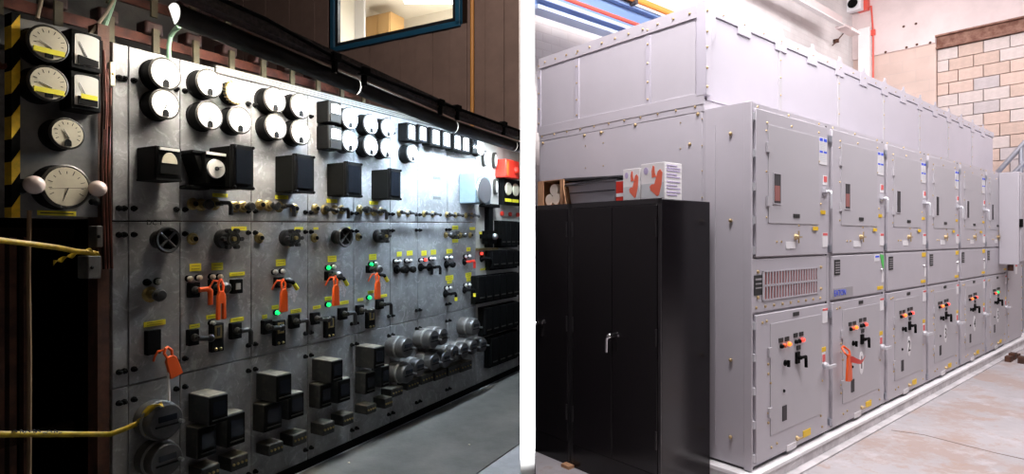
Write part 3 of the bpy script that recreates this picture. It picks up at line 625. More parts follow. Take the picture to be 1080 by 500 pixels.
# --- lockout hasps and tags
def lockout(u,v,h,label,tagged=True,wide=1.0,tilt=0):
    y=LY+e1.y*ls(u,.12)+nL.y*.12; H=h*y/F; t=thing('lockout_hasp',label,'lock tag',lm(u,v,.12),TL)
    t.rotation_euler=(0,R(tilt),TL)
    w_=.026*wide
    fk=[(-w_*.25,-H*.5),(-w_*.25,-H*.1),(w_*.25,-H*.1),(w_*.25,-H*.5)] if wide==1.0 and not tagged else []
    part('body',MB().prism([(-w_,-H*.5)]+fk+[(w_,-H*.5),(w_*.85,H*.1),(w_*.45,H*.22),(-w_*.45,H*.22),(-w_*.85,H*.1)],-.13,-.112),'orange_plastic',t,bevel=.004)
    part('shackle',MB().tube([(-w_*.4,-.12,H*.2),(-w_*.6,-.12,H*.38),(-w_*.2,-.12,H*.5),(w_*.3,-.11,H*.5),(w_*.55,-.12,H*.36),(w_*.4,-.12,H*.2)],.006,8),'orange_plastic',t)
    part('cord',MB().tube([(-w_*.3,-.115,H*.46),(-w_*1.0,-.10,H*.48),(-w_*1.5,-.09,H*.34),(-w_*1.7,-.08,H*.2)],.005,6),'orange_plastic',t)
    if tagged:
        part('lever',MB().tube([(w_*.2,-.10,H*.48),(w_*1.8,-.14,H*.42),(w_*3.0,-.14,H*.2)],.011,8),'black_case',t); part('lever_tip',MB().cyl((w_*2.1,-.14,H*.36),(w_*3.1,-.14,H*.18),.0125,.0125,8),'yellow_tag',t,label='yellow band on the lever end')
        part('paper_tag',MB().quad8([(w_*.6,-.105,H*.22),(w_*3.6,-.10,-H*.28),(w_*3.6,-.0985,-H*.28),(w_*.6,-.1035,H*.22)],[(w_*1.2,-.105,H*.46),(w_*4.4,-.10,-H*.02),(w_*4.4,-.0985,-H*.02),(w_*1.2,-.1035,H*.46)]),'paper_tag',t)
lockout(233,316,42,'long forked orange lock tag hanging in the second panel',False)
lockout(299,312,34,'orange lock tag with paper tag in the third panel'); lockout(354,307,31,'orange lock tag with paper tag in the fourth panel'); lockout(398,302,27,'orange lock tag with paper tag in the fifth panel')
lockout(181,382,33,'tilted orange lock tag hanging below the arched lock box',False,1.2,-18)
t=tag(link('white_cord',MB().tube([(0,-.12,.0),(.004,-.12,-.06),(.0,-.13,-.13)],.006,8).mesh('white_cord','lamp_white'),None,lm(176,393,.12),TL),'white cord running from the orange tag down to the round meter','cord')
t.location=lm(177,393,.12)

# --- lower relays
def relay2(u0,v0,u1,v1,d,label,nm='relay_box'):
    w_,h=lsize(u0,v0,u1,v1,d); t=thing(nm,label,'relay',lm((u0+u1)/2,(v0+v1)/2,d),TL)
    part('case',MB().box(-w_/2,w_/2,-d+.006,0,-h/2,h/2),'black_dusty',t,bevel=.004); part('front_cover',MB().box(-w_/2*.96,w_/2*.96,-d,-d+.008,-h/2*.95,h/2*.95),'black_matte',t,bevel=.003)
    part('top_dust',MB().box(-w_/2*.96,w_/2*.96,-d+.01,-.002,h/2,h/2+.002),'dust',t,label='dusty top'); part('window',MB().box(-w_*.32,w_*.36,-d-.003,-d,-h*.2,h*.3),'dark_glass',t); part('name_strip',MB().box(-w_*.36,w_*.4,-d-.004,-d,-h*.36,-h*.32),'bezel',t)
def block(u0,v0,u1,v1,d,label):
    w_,h=lsize(u0,v0,u1,v1,d); t=thing('terminal_block',label,'terminal block',lm((u0+u1)/2,(v0+v1)/2,d),TL)
    part('body',MB().box(-w_/2,w_/2,-d,0,-h/2,h/2),'black_dusty',t,bevel=.004)
    b=MB(); 
    for i in range(4): b.lathe([(.007,d),(.007,d+.006),(0,d+.007)],8,(-w_*.36+w_*.24*i,0,0))
    part('screws',b,'brass',t,stuff=True); part('top_dust',MB().box(-w_/2*.97,w_/2*.97,-d+.003,-.002,h/2,h/2+.002),'dust',t,label='dusty top')
for pn,A,B,Cc,D1,D2 in [('second',(221,417,241,447),(209,450,229,482),(240,436,259,470),(244,481,262,495),(213,492,232,506)),
    ('third',(292,395,308,423),(279,425,298,454),(305,415,321,441),(309,457,324,469),(284,468,299,479)),
    ('fourth',(350,380,362,403),(338,405,350,430),(357,400,370,424),(362,437,373,448),(341,446,353,458)),
    ('fifth',(395,366,406,388),(386,393,396,415),(403,386,411,408),(406,420,414,430),(387,427,397,436))]:
    relay2(*A,.17,'upper square relay box with dusty top, foot of the %s panel'%pn); relay2(*B,.10,'lower left relay box at the foot of the %s panel'%pn); relay2(*Cc,.10,'lower right relay box at the foot of the %s panel'%pn)
    block(*D1,.11,'right terminal block below the relays of the %s panel'%pn); block(*D2,.11,'left terminal block below the relays of the %s panel'%pn)
# --- round glass meters
def rmeter(u,v,h,label,d=.15,group='glass domed round meters low on the board'):
    y=LY+e1.y*ls(u,d)+nL.y*d; r=h*y/F; t=thing('round_meter',label,'meter',lm(u,v,d),TL,group); t.scale=(1,1,1)
    part('base',MB().lathe([(r*1.0,0),(r*1.02,d*.45),(r*.97,d*.5)],26),'meter_body',t); part('rim_ring',MB().lathe([(r*1.03,d*.5),(r*1.05,d*.56),(r*1.0,d*.6)],26),'meter_ring',t)
    part('glass_dome',MB().lathe([(r*.96,d*.55),(r*.96,d*.9),(r*.86,d),(0,d+.004)],26),'meter_glass',t)
    part('register',MB().box(-r*.45,r*.5,-d-.008,-d,r*.05,r*.35),'dark_glass',t); part('disc_slot',MB().box(-r*.6,r*.6,-d-.007,-d,-r*.22,-r*.14),'black_matte',t)
    part('seal_screw',MB().lathe([(r*.1,d),(r*.1,d+.03),(0,d+.03)],8,(r*.7,0,-r*.1)),'steel',t)
rmeter(176,445,20,'larger round meter wrapped by yellow tape at left foot of the board',.12); rmeter(176,486,19,'round meter directly below the tape wrapped one',.12)
mm=[(430,367,11.5),(458,358,10.5),(468,355,9.5),(502,345,9.5),(431,394,11),(443,388,10),(459,382,10),(471,379,9.5),(480,373,9),(490,370,9),(500,366,8.5),(510,364,8)]
ml=['upper glass meter at the left end of the far cluster','upper glass meter second in the far cluster','upper glass meter third in the far cluster','single glass meter high at the right end of the cluster']+['%s glass meter of the lower row of the far cluster'%x for x in('first','second','third','fourth','fifth','sixth','seventh','eighth')]
for (u,v,h),l in zip(mm,ml): rmeter(u,v,h,l)
for i,(u,v) in enumerate([(420,413),(437,405),(452,399),(466,395),(480,390),(493,386)]):
    block(u-7,v-4,u+5,v+5,.10,'%s dark terminal block under the far cluster of round meters'%['first','second','third','fourth','fifth','sixth'][i])

# --- pale blue box, red box, end fittings
w_,h=lsize(502,182,518,214,.17); t=thing('blue_meter_box','pale blue box with a large round glass port on the bright slab','meter box',lm(510,199,.17),TL)
part('case',MB().box(-w_/2,w_/2,-.17,0,-h/2,h/2),'blue_box',t,bevel=.01); part('port_ring',MB().lathe([(w_*.46,.168),(w_*.44,.185),(w_*.36,.185)],24,(0,0,-h*.05)),'steel',t); part('port_glass',MB().lathe([(w_*.38,.175),(0,.18)],24,(0,0,-h*.05)),'glass_grey',t)
part('latch',MB().box(-w_*.1,w_*.1,-.18,-.15,-h*.55,-h*.48),'black_case',t)
w_,h=lsize(534,169,548,188,.12); t=thing('red_box','bright red box at the far right end of the board','box',lm(541,178.5,.12),TL)
part('case',MB().box(-w_/2,w_/2,-.12,0,-h/2,h/2),'red_plastic',t,bevel=.008); part('button',MB().lathe([(h*.2,.12),(h*.16,.15),(0,.15)],16,(w_*.2,0,-h*.05)),'red_plastic',t); part('side_rib',MB().box(-w_*.45,-w_*.3,-.125,-.11,-h*.4,h*.4),'orange_plastic',t)
w_,h=lsize(532,189,548.5,216,.06); t=thing('twin_dial_unit','black unit with two pale dials and yellow tags under the red box','meter',lm(540,203,.06),TL)
part('case',MB().box(-w_/2,w_/2,-.06,0,-h/2,h/2),'black_case',t)
for x in(-.24,.22): part('dial_face',MB().lathe([(w_*.2,.06),(w_*.18,.072),(0,.072)],18,(w_*x,0,h*.12)),'dial_cream',t); part('yellow_sticker',MB().box(w_*x-w_*.2,w_*x+w_*.2,-.064,-.06,-h*.38,-h*.26),'yellow_tag',t)
t=thing('button_strip','row of small red push buttons on the far beige slab','buttons',lm(539,226,.02),TL)
for k in range(3): part('button',MB().lathe([(.022,0),(.022,.02),(0,.022)],10,(-.16+.16*k,0,0)),'red_plastic',t)
w_,h=lsize(514,216,521,262,.05); t=thing('tall_disconnect_switch','tall black disconnect switch with crossbars on the beige slab','switch',lm(518,238,.05),TL)
part('rail',MB().box(-w_*.3,w_*.3,-.05,0,-h/2,h/2),'black_case',t); part('top_crossbar',MB().box(-w_*1.1,w_*1.2,-.06,0,h*.42,h*.5),'black_case',t); part('handle_crossbar',MB().box(-w_*1.0,w_*1.2,-.08,0,-h*.3,-h*.2),'black_case',t)
part('handle_knob',MB().ball((0,-.09,-h*.25),.03,10,8),'steel',t); part('terminal_rail',MB().box(-w_*1.6,w_*1.4,-.03,0,-h*.56,-h*.51),'brass',t); part('lower_block',MB().box(-w_*.7,w_*.6,-.07,0,-h*.42,-h*.12),'black_matte',t)
for k,x in enumerate((-.9,.9)): part('yellow_sticker',MB().box(w_*x-w_*.2,w_*x+w_*.2,-.004,0,-h*.2,-h*.14),'yellow_tag',t)
def fuse(u0,v0,u1,v1,n,label,rows=1):
    w_,h=lsize(u0,v0,u1,v1,.08); t=thing('fuse_bank',label,'fuse bank',lm((u0+u1)/2,(v0+v1)/2,.08),TL)
    part('back_plate',MB().box(-w_/2,w_/2,-.05,0,-h/2,h/2),'black_matte',t)
    for j in range(rows):
        for i in range(n):
            x0=-w_/2+w_*i/n; z1=h/2-h*j/rows; part('fuse_case',MB().box(x0+.006,x0+w_/n-.006,-.08,-.05,z1-h/rows+.02,z1-.006),'black_case',t,bevel=.004)
            part('grip_line',MB().box(x0+w_/n*.2,x0+w_/n*.8,-.084,-.08,z1-h/rows+.05,z1-h/rows+.06),'bezel',t)
fuse(529,233,549,261,4,'upper black fuse bank with tall slots at the board end'); fuse(520,264,549,284,4,'second black fuse bank from top at the board end'); fuse(506,289,549,317,6,'widest black fuse bank, third from top at the board end')
fuse(513,321,549,350,5,'fourth black fuse bank from top at the board end'); fuse(519,352,549,383,4,'lowest black fuse bank, near the floor at the board end')

# --- hazard striped side plate
sp=thing('side_plate','small slate instrument plate with a black and yellow striped edge','panel',(LX,LY,0),TL)
sA,sB=ls(17),ls(104); zb=lm(60,228).z; zt0,zt1=lm(17,18).z,lm(75,35).z; zt1=zt0+.02
part('plate',MB().quad8([(sA,0,zb-.01),(sB,0,zb+.0),(sB,.04,zb),(sA,.04,zb-.01)],[(sA,0,zt0),(sB,0,zt1),(sB,.04,zt1),(sA,.04,zt0)]),'slate_mottle',sp,bevel=.003)
s0,s1=ls(8.5),ls(17.5); hz=thing('hazard_edge_post','upright edge post with slanted black and yellow hazard stripes','post',(LX,LY,0),TL)
zlo,zhi=zb-.01,lm(12,15).z; n=9; hh=(zhi-zlo)/n; sl=.05
for i in range(n+1):
    za=zlo+hh*i-sl; z_=[max(zlo,min(zhi,q)) for q in (za,za+hh,za+sl*1.0,za+hh+sl)]
    a0,a1=max(zlo,min(zhi,za)),max(zlo,min(zhi,za+hh)); b0,b1=max(zlo,min(zhi,za+sl)),max(zlo,min(zhi,za+hh+sl))
    if a1-a0<.001 and b1-b0<.001: continue
    part('stripe',MB().quad8([(s0,-.03,a0),(s1,-.03,b0),(s1,.03,b0),(s0,.03,a0)],[(s0,-.03,a1),(s1,-.03,b1),(s1,.03,b1),(s0,.03,a1)]),'hazard_yellow' if i%2==0 else 'black_matte',hz)
ltagp=part('yellow_label',MB().box(ls(39),ls(80),-.003,0,lm(60,227.5).z,lm(60,222.5).z),'yellow_tag',sp)
part('label_print',MB().box(ls(42),ls(77),-.004,-.0029,lm(60,225.5).z,lm(60,224.4).z),'ink',sp)
part('plate_bolt',MB().lathe([(.014,0),(.012,.03),(.018,.035),(0,.045)],10,(ls(97),0,lm(97,213).z)),'black_case',sp)
# wooden post and dark bay below
tag(link('timber_post',MB().box(ls(103),ls(115.5),.0,.08,0,BZ(2.38,0)).mesh('timber_post','rust_wood'),None,(LX,LY,0),TL),'reddish brown timber post at the left edge of the slate board','post')
t=thing('wire_bundle','bundle of reddish wires running down beside the slate board','wires',(LX,LY,0),TL)
for k in range(6):
    s=ls(104.5+k*1.7); part('wire',MB().tube([(s,-.02-.006*(k%2),BZ(2.3-.04*k,0)),(s+.006*math.sin(k*2),-.03,BZ(2.0,0)),(s-.004,-.022,BZ(1.75,0)),(s+.005,-.03,BZ(1.3,0))],.0055,6),'copper_bar' if k%2 else 'dark_brown',t)
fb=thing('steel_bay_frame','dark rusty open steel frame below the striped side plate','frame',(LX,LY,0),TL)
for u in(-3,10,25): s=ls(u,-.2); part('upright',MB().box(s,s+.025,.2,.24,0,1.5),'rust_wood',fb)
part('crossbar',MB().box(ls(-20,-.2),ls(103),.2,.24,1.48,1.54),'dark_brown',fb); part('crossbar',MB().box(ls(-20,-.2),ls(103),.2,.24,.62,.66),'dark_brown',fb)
part('bay_shade_sheet',MB().box(ls(-60,-.2),.3,.95,.97,-.1,1.6).box(.28,.3,.1,.95,-.1,1.6),'void_black',fb)  # black sheets added to stand for the unlit depth of the bay
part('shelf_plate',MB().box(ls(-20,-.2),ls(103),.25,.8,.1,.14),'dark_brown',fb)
p=lm(30,230,.06); tag(link('hanging_rope',MB().tube([(0,-.06,p.z-1.5),(.004,-.06,-.55+p.z),(0,-.06,p.z-.2),(.003,-.06,p.z+.03)],.008,8).mesh('hanging_rope','tan_rope'),None,(p.x,p.y,0),TL),'tan rope hanging straight down in front of the dark bay','rope')
for q,l,d in(((93,270,107,294),'small grey junction box on the timber post',.07),((102,238,109,261),'narrow grey conduit box above the junction box',.05)):
    w_,h=lsize(*q,d); t=thing('junction_box',l,'box',lm((q[0]+q[2])/2,(q[1]+q[3])/2,d),TL); part('case',MB().box(-w_/2,w_/2,-d,.02,-h/2,h/2),'meter_body',t,bevel=.005); part('cover_screw',MB().lathe([(.008,d),(0,d+.006)],8,(-w_*.2,0,0)),'black_case',t)
w_,h=lsize(116.5,193,122,221,.02); t=thing('ceramic_strip','small cream insulating strip on the left edge slab','strip',lm(119,78,.02),TL); part('body',MB().box(-w_/2,w_/2,-.02,0,-h*.45,h*.45),'dial_cream',t,bevel=.003); part('screw',MB().lathe([(.006,.02),(0,.025)],8),'brass',t)
# barrier tape
def tape(pts,w_,label,twist=0,nm='barrier_tape'):
    vs=[];fs=[]; P=[]
    for (u0,v0,d0),(u1,v1,d1) in zip(pts,pts[1:]):
        n=8
        for i in range(n): f=i/n; P.append((u0+(u1-u0)*f,v0+(v1-v0)*f,d0+(d1-d0)*f))
    P.append(pts[-1])
    for i,(u,v,d_) in enumerate(P):
        c=lm(u,v,d_)+nL*d_; tw=twist*i*.5; up=Vector((0,0,math.cos(tw)))+nL*math.sin(tw)
        vs+=[c-up*w_/2,c+up*w_/2]
    fs=[(2*i,2*i+2,2*i+3,2*i+1) for i in range(len(P)-1)]
    me=MB().add(vs,fs).mesh(nm,'tape_yellow'); o=tag(link(nm,me),label,'tape'); m=o.modifiers.new('s','SOLIDIFY'); m.thickness=.0015; return o
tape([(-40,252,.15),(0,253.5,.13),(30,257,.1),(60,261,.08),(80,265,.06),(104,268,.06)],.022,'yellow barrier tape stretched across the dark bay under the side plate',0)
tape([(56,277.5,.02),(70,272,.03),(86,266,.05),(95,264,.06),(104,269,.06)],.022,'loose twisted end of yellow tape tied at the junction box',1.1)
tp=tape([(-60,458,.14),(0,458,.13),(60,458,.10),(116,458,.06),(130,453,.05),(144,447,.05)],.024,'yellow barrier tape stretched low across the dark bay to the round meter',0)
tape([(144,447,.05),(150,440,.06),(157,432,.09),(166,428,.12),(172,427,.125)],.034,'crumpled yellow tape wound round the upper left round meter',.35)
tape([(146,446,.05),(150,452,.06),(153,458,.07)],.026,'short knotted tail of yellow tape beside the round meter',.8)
mk=MB()
for k,(u,g) in enumerate([(13,0),(20,1),(27,0),(34,1),(38,0),(45,2),(50,0),(56,1),(62,2)]):
    c=lm(u,456,.112)+nL*.125+Vector((0,0,.0)); a=.010
    if g==0: mk.cyl(c-e1*a,c+Vector((0,0,.012)),.0016,.0016,4); mk.cyl(c+e1*a,c+Vector((0,0,.012)),.0016,.0016,4)
    elif g==1: mk.cyl(c,c+Vector((0,0,.012)),.002,.002,4); mk.cyl(c+e1*a,c+Vector((0,0,.012)),.002,.002,4)
    else: mk.cyl(c-e1*a*.5,c+e1*a*.5,.002,.002,4)
part('printed_marks',mk,'ink',tp,stuff=True)

# --- bus bars and insulators behind the top
bb=thing('bus_bar_run','red brown bus bars running behind the top of the switchboard','bus bar',(LX,LY,0),TL)
for k,(y,zl,hh_) in enumerate([(.18,2.40,.05),(.30,2.62,.05),(.44,2.86,.06)]):
    E=(1.75,.95,.35)[k]
    part('bar',MB().quad8([(-.9,y,BZ(zl,-.9)),(E,y,BZ(zl,E)),(E,y+.015,BZ(zl,E)),(-.9,y+.015,BZ(zl,-.9))],[(-.9,y,BZ(zl+hh_,-.9)),(E,y,BZ(zl+hh_,E)),(E,y+.015,BZ(zl+hh_,E)),(-.9,y+.015,BZ(zl+hh_,-.9))]),'copper_bar',bb)
    for i in range(15):
        s=-.78+.21*i+.06*k
        if s>E: break
        part('insulator',MB().box(s-.045,s+.045,y-.04,y+.05,BZ(zl+.045,s),BZ(zl+.11,s)),'insulator',bb,bevel=.012)
        part('clip',MB().box(s-.016,s+.016,y-.055,y-.04,BZ(zl-.05,s),BZ(zl+.07,s)),'olive_clip',bb)
part('support_beam',MB().quad8([(-1.2,.6,BZ(2.35,-1.2)),(.8,.6,BZ(2.35,.8)),(.8,.7,BZ(2.35,.8)),(-1.2,.7,BZ(2.35,-1.2))],[(-1.2,.6,BZ(3.1,-1.2)),(.8,.6,BZ(3.1,.8)),(.8,.7,BZ(3.1,.8)),(-1.2,.7,BZ(3.1,-1.2))]),'grey_wall',bb)
def lcable(pts,r,m,label): tag(link('cable',MB().tube([lm(u,v,d)+nL*d for u,v,d in pts],r,8).mesh('cable',m)),label,'cable')
lcable([(178,62,.0),(178,48,.02),(180,38,.04),(184,32,.08),(189,28,.14)],.011,'green_cable','pale green cable rising from the board top to the lamp hood')
lcable([(107,46,-.02),(108,34,-.02),(112,22,-.03),(117,8,-.05),(121,-6,-.05)],.012,'green_cable','pale green cable curving up behind the side plate')
lcable([(94,38,-.02),(103,26,-.02),(112,14,-.03),(122,-4,-.05)],.007,'pale_cable','thin tan cable slanting up behind the side plate')
lcable([(39,20,-.05),(42,8,-.08),(44,-4,-.1)],.008,'pale_cable','short tan cable above the hazard striped plate')
lcable([(-6,62,-.05),(2,71,-.03),(8,69,-.01)],.010,'copper_bar','red brown cable ending at the hazard striped edge')
lcable([(104,106,-.03),(110,103,-.03),(115,99,-.02),(118,90,-.01)],.006,'olive_clip','short yellowish wire beside the lower square meter')
lcable([(107,60,-.04),(109,90,-.05),(107,118,-.04),(110,150,-.05)],.009,'copper_bar','copper wire running down the gap beside the square meters')

# --- lamp hoods
hl=['nearest long black lamp hood over the left half of the board','second black lamp hood over the blue lit slabs','third short black lamp hood above the red box','last stub of black lamp hood touching the added white divider']
for i,(p0,p1,pw,col) in enumerate(HOODS):
    t=thing('lamp_hood',hl[i],'lamp',p0,TL); L=((p1-p0).to_2d()).length-.012; r=.052; dz=p1.z-p0.z
    def half(rr,n=14): return [(rr*math.cos(R(a)),rr*math.sin(R(a))) for a in [50+205*k/n for k in range(n+1)]]
    def shell(r0,r1):     # opens down and towards the board (local +y)
        a=half(r0);b=half(r1); vs=[];n=len(a)
        for x,zz in((0,0),(L,dz)):
            vs+=[(x,p[0],p[1]+zz) for p in a]+[(x,p[0],p[1]+zz) for p in b]
        fs=[]; q=2*n
        for k in range(n-1): fs+=[(k,k+1,q+k+1,q+k),(n+k+1,n+k,q+n+k,q+n+k+1),(k,n+k,n+k+1,k+1),(q+k,q+k+1,q+n+k+1,q+n+k)]
        fs+=[(0,q,q+n,n),(n-1,2*n-1,q+2*n-1,q+n-1)]
        return MB().add(vs,fs)
    part('reflector',shell(r,r-.003),'hood_black',t); part('white_lining',shell(r-.0035,r-.006),'hood_white',t,label='white inner face of the hood')
    part('tube',MB().cyl((.02,0,.012),(L-.02,0,.012+dz),.011,.011,12),'tube_glow',t)
    a_=half(r-.004); part('end_cap',MB().add([(-.004,p[0],p[1]) for p in a_]+[(.0,p[0],p[1]) for p in a_],[tuple(range(15)),tuple(range(29,14,-1))]+[(k,k+15,(k+1)%15+15,(k+1)%15) for k in range(15)]),'cap_glow',t,label='glowing white end cap of the hood')
    t2=tag(link('carrier_beam',MB().quad8([(0,-.10,.055),(L+.012,-.10,.055+dz),(L+.012,-.03,.055+dz),(0,-.03,.055)],[(0,-.10,.115),(L+.012,-.10,.115+dz),(L+.012,-.03,.115+dz),(0,-.03,.115)]).mesh('carrier_beam','beam_brown'),None,p0,TL),['longest','second','third','shortest, last'][i]+' section of rough dark beam carrying the black lamp hoods','beam')
rl=thing('black_pipe_rail','thin black pipe with clamps running above the lamp hoods','pipe',(LX,LY,0),TL)
w2l=Matrix.Translation((LX,LY,0))@Matrix.Rotation(TL,4,'Z'); w2l.invert()
RP=[w2l@hpt(u,v,.40) for u,v in((150,-38),(280,20),(352,60),(394,80),(470,110),(548,138))]
part('pipe',MB().tube(RP,.011,10),'black_case',rl)
for u,v in((353,60),(384,75),(464,108),(482,114),(531,131)): q=w2l@hpt(u,v,.40); part('clamp',MB().box(q.x-.03,q.x+.03,-.425,-.375,q.z-.025,q.z+.02).box(q.x-.012,q.x+.012,-.415,-.385,q.z-.09,q.z),'black_case',rl,bevel=.004)
# --- rubber mat
mp_=MB(); a=.03; 
pts=[(-1.6,.03),(ls(548.8,.03),.03),(ls(548.8,.955),.955),(-1.6,.965)]
tag(link('rubber_mat',lfloor([(s_,d_) for s_,d_ in pts][::1],.008,.006).mesh('rubber_mat','mat_rubber',False)),'worn dark grey rubber mat laid along the foot of the switchboard','mat')
for i,(u,v) in enumerate([(510,413),(495,471),(368,490),(475,427)]):
    y=930/(v-236); tag(link('pebble',MB().ball(((u-540)/F*y,y,SL*y+.012),.008,7,5,sz=.6).mesh('pebble','dial_cream')),'tiny pale crumb on the rubber mat, '+['farthest from the viewer','nearest to the mat outer edge','at the near left foot of the board','second farthest from the viewer'][i],'debris','crumbs on the rubber mat')
#@@RIGHT
# ================================================================== RIGHT: SWITCHGEAR
CW=1.08; Z0=.106; ZU=2.307; ZA,ZC=1.372,1.042
def ibox(x0,x1,z0,z1,y=-.02,th=.004): return MB().box(x0,x1,y-th,y,z0,z1)
desc=['first switchgear cubicle at the near corner, with the slotted vent','second cubicle, numbered 1, with an orange lock tag','third cubicle, numbered 2','fourth cubicle, numbered 3','fifth cubicle, numbered 4','sixth cubicle, numbered 5, with a green lamp']
for k in range(6):
    t=thing('switchgear_cubicle','grey steel '+desc[k],'switchgear',RW(k*CW,0,0),TR,'grey switchgear cubicles in a row')
    P_=lambda n,mb,m,par=t,**kk: part(n,mb,m,par,**kk)
    P_('body',MB().box(0,CW-.003,0,.297,Z0+.012,ZU).box(0,CW-.003,.299,1.85,Z0+.012,2.368),'gear_grey')
    P_('kick_gap',MB().box(.01,CW-.01,.015,.3,Z0-.005,Z0+.012),'gap_dark')
    ux0,ux1=.045,CW-.035
    U=P_('upper_door',MB().box(ux0,ux1,-.02,0,ZA+.008,ZU-.035),'gear_grey',bevel=.004)
    P_('side_gap',MB().box(CW-.028,CW-.010,-.004,0,Z0+.02,ZU-.02),'gap_dark')
    P_('inner_panel',ibox(.19,.895,1.585,2.19),'gear_inner',U,bevel=.0015)
    P_('sight_window',ibox(.25,.34,1.71,1.893,-.024,.003),'gap_dark',U); P_('window_cover',MB().box(.262,.328,-.0285,-.027,1.725,1.82),'vent_red' if k<2 else 'gap_dark',U)
    P_('sight_window_rim',MB().box(.243,.25,-.029,-.02,1.703,1.9).box(.34,.347,-.029,-.02,1.703,1.9).box(.25,.34,-.029,-.02,1.893,1.9).box(.25,.34,-.029,-.02,1.703,1.71),'gear_grey',U)
    l=P_('warning_label',ibox(.905,1.025,2.005,2.19),'label_white',U); 
    P_('label_bar',MB().box(.907,.955,-.0255,-.024,2.165,2.186).box(.972,1.02,-.0255,-.024,2.165,2.186).box(.907,.955,-.0255,-.024,2.085,2.098).box(.972,1.02,-.0255,-.024,2.085,2.098),'label_blue',U,stuff=True)
    tx=MB()
    for q in range(5):
        for zq in (2.15,2.07): tx.box(.915,1.01,-.025,-.024,zq-.011*q,zq-.011*q+.0035)
    P_('label_print',tx,'print_pale',U,stuff=True)
    P_('red_label',ibox(.965,1.03,1.865,1.93),'label_white',U); P_('red_label_print',ibox(.972,1.023,1.885,1.925,-.0235,.002),'label_red',U)
    h=P_('door_handle',MB().lathe([(.028,.02),(.026,.035),(.014,.04),(.012,.06)],14,(.99,0,1.815)).tube([(.99,-.062,1.82),(.985,-.07,1.80),(.985,-.07,1.70)],.0085,8).box(.955,1.03,-.045,-.02,1.81,1.84),'rail_light',U)
    P_('yellow_label',ibox(.93,1.0,1.66,1.685),'label_yellow',U); P_('yellow_label',ibox(.80,.87,1.545,1.57,-.026),'label_yellow',U)
    P_('name_plate',ibox(.515,.60,1.625,1.65,-.024),'ink',U)
    P_('latch_knob',MB().lathe([(.022,.02),(.018,.03),(.008,.045)],12,(.555,0,1.50)).box(.515,.60,-.045,-.038,1.495,1.505).box(.551,.559,-.045,-.038,1.46,1.54),'brass_bolt',U)
    P_('white_label',ibox(.42,.55,1.425,1.47),'label_white',U); P_('tall_label',ibox(.955,1.035,1.43,1.53),'label_white',U); P_('tall_label_print',ibox(.96,1.03,1.51,1.528,-.0235,.002),'label_red',U)
    hg=MB(); dots=MB()
    for z in (2.05,1.72): hg.box(.165,.205,-.032,-.02,z-.03,z+.03)
    for z in (2.15,1.9,1.62): dots.lathe([(.007,.02),(.005,.026)],8,(.168,0,z))
    for x,z in ((.18,2.2),(.5,2.215),(.9,2.22),(.3,1.47),(.36,1.47),(.88,1.56),(.93,1.73),(.9,2.02),(.6,1.575)): dots.lathe([(.008,.02),(.006,.026)],8,(x,0,z))
    for x in (.1,.5,.95): dots.lathe([(.008,.0),(.006,.006)],8,(x,0,ZU-.018))
    P_('inner_hinge',hg,'gear_inner',U,stuff=True); P_('bolts',dots,'brass_bolt',U,stuff=True)
    for z in ((2.22,2.0,1.80,1.60,1.42) if k==0 else (2.2,1.42)):
        P_('hinge',MB().cyl((.022,-.014,z-.022),(.022,-.014,z+.022),.012,.012,10).box(.0,.05,-.006,0,z-.028,z+.028),'rail_light' if k==0 else 'rail_grey')
    # middle
    if k==0:
        V=P_('vent_section',MB().box(.0,CW-.03,-.012,0,ZC+.004,ZA-.004),'gear_grey',bevel=.003)
        P_('vent_backing',ibox(.145,.89,1.118,1.285,-.012,.001),'vent_red',V)
        sl_=MB()
        for q in range(21): x=.15+q*(.74/20); sl_.box(x-.006,x+.006,-.018,-.013,1.118,1.285)
        P_('vent_slats',sl_.box(.14,.9,-.018,-.013,1.196,1.208).box(.13,.145,-.018,-.013,1.11,1.293).box(.895,.905,-.018,-.013,1.11,1.293).box(.13,.905,-.018,-.013,1.285,1.293).box(.13,.905,-.018,-.013,1.11,1.118),'gear_grey',V,stuff=True)
        P_('serial_plate',ibox(.035,.13,1.15,1.27,-.012),'ink',V); P_('serial_lines',MB().box(.045,.12,-.0175,-.016,1.24,1.25).box(.045,.12,-.0175,-.016,1.215,1.222).box(.045,.12,-.0175,-.016,1.19,1.196),'logo_grey',V)
        d2=MB()
        for q in range(9): d2.lathe([(.010,.012),(.007,.02)],8,(.06+.11*q,0,1.075))
        for x,z in((.08,1.29),(.08,1.135),(.95,1.29),(.95,1.14)): d2.lathe([(.012,.012),(.008,.022)],8,(x,0,z))
        P_('bolts',d2,'brass_bolt',V,stuff=True)
    else:
        V=P_('middle_door',MB().box(.045,CW-.035,-.02,0,ZC+.008,ZA-.008),'gear_grey',bevel=.004)
        P_('serial_plate',ibox(.075,.17,1.225,1.335),'ink',V)
        pl=MB()
        for q in range(5): pl.box(.085,.16,-.0255,-.024,1.24+.018*q,1.246+.018*q)
        P_('serial_lines',pl,'logo_grey',V,stuff=True)
        P_('yellow_label',ibox(.90,1.02,1.075,1.10),'label_yellow',V)
        if k==1:
            P_('logo_plate',ibox(.06,.40,1.055,1.13),'logo_grey',V); text('logo_lettering','EATON',.062,'label_blue',V,(.165,-.0255,1.093))
            P_('green_sticker',MB().prism([(1.0,1.27),(1.035,1.24),(1.035,1.35),(.96,1.36)],-.024,-.02),'label_green',V); P_('blue_label',ibox(.84,.94,1.305,1.355),'label_white',V); P_('blue_label_print',ibox(.85,.93,1.335,1.35,-.0235,.002),'label_blue',V)
        else: P_('yellow_sticker',ibox(.93,1.03,1.315,1.355),'label_yellow',V)
        P_('slim_label',ibox(1.0,1.035,1.13,1.21),'label_white',V); P_('latch',MB().lathe([(.012,.02),(.01,.035)],8,(.985,0,1.235)),'steel',V)
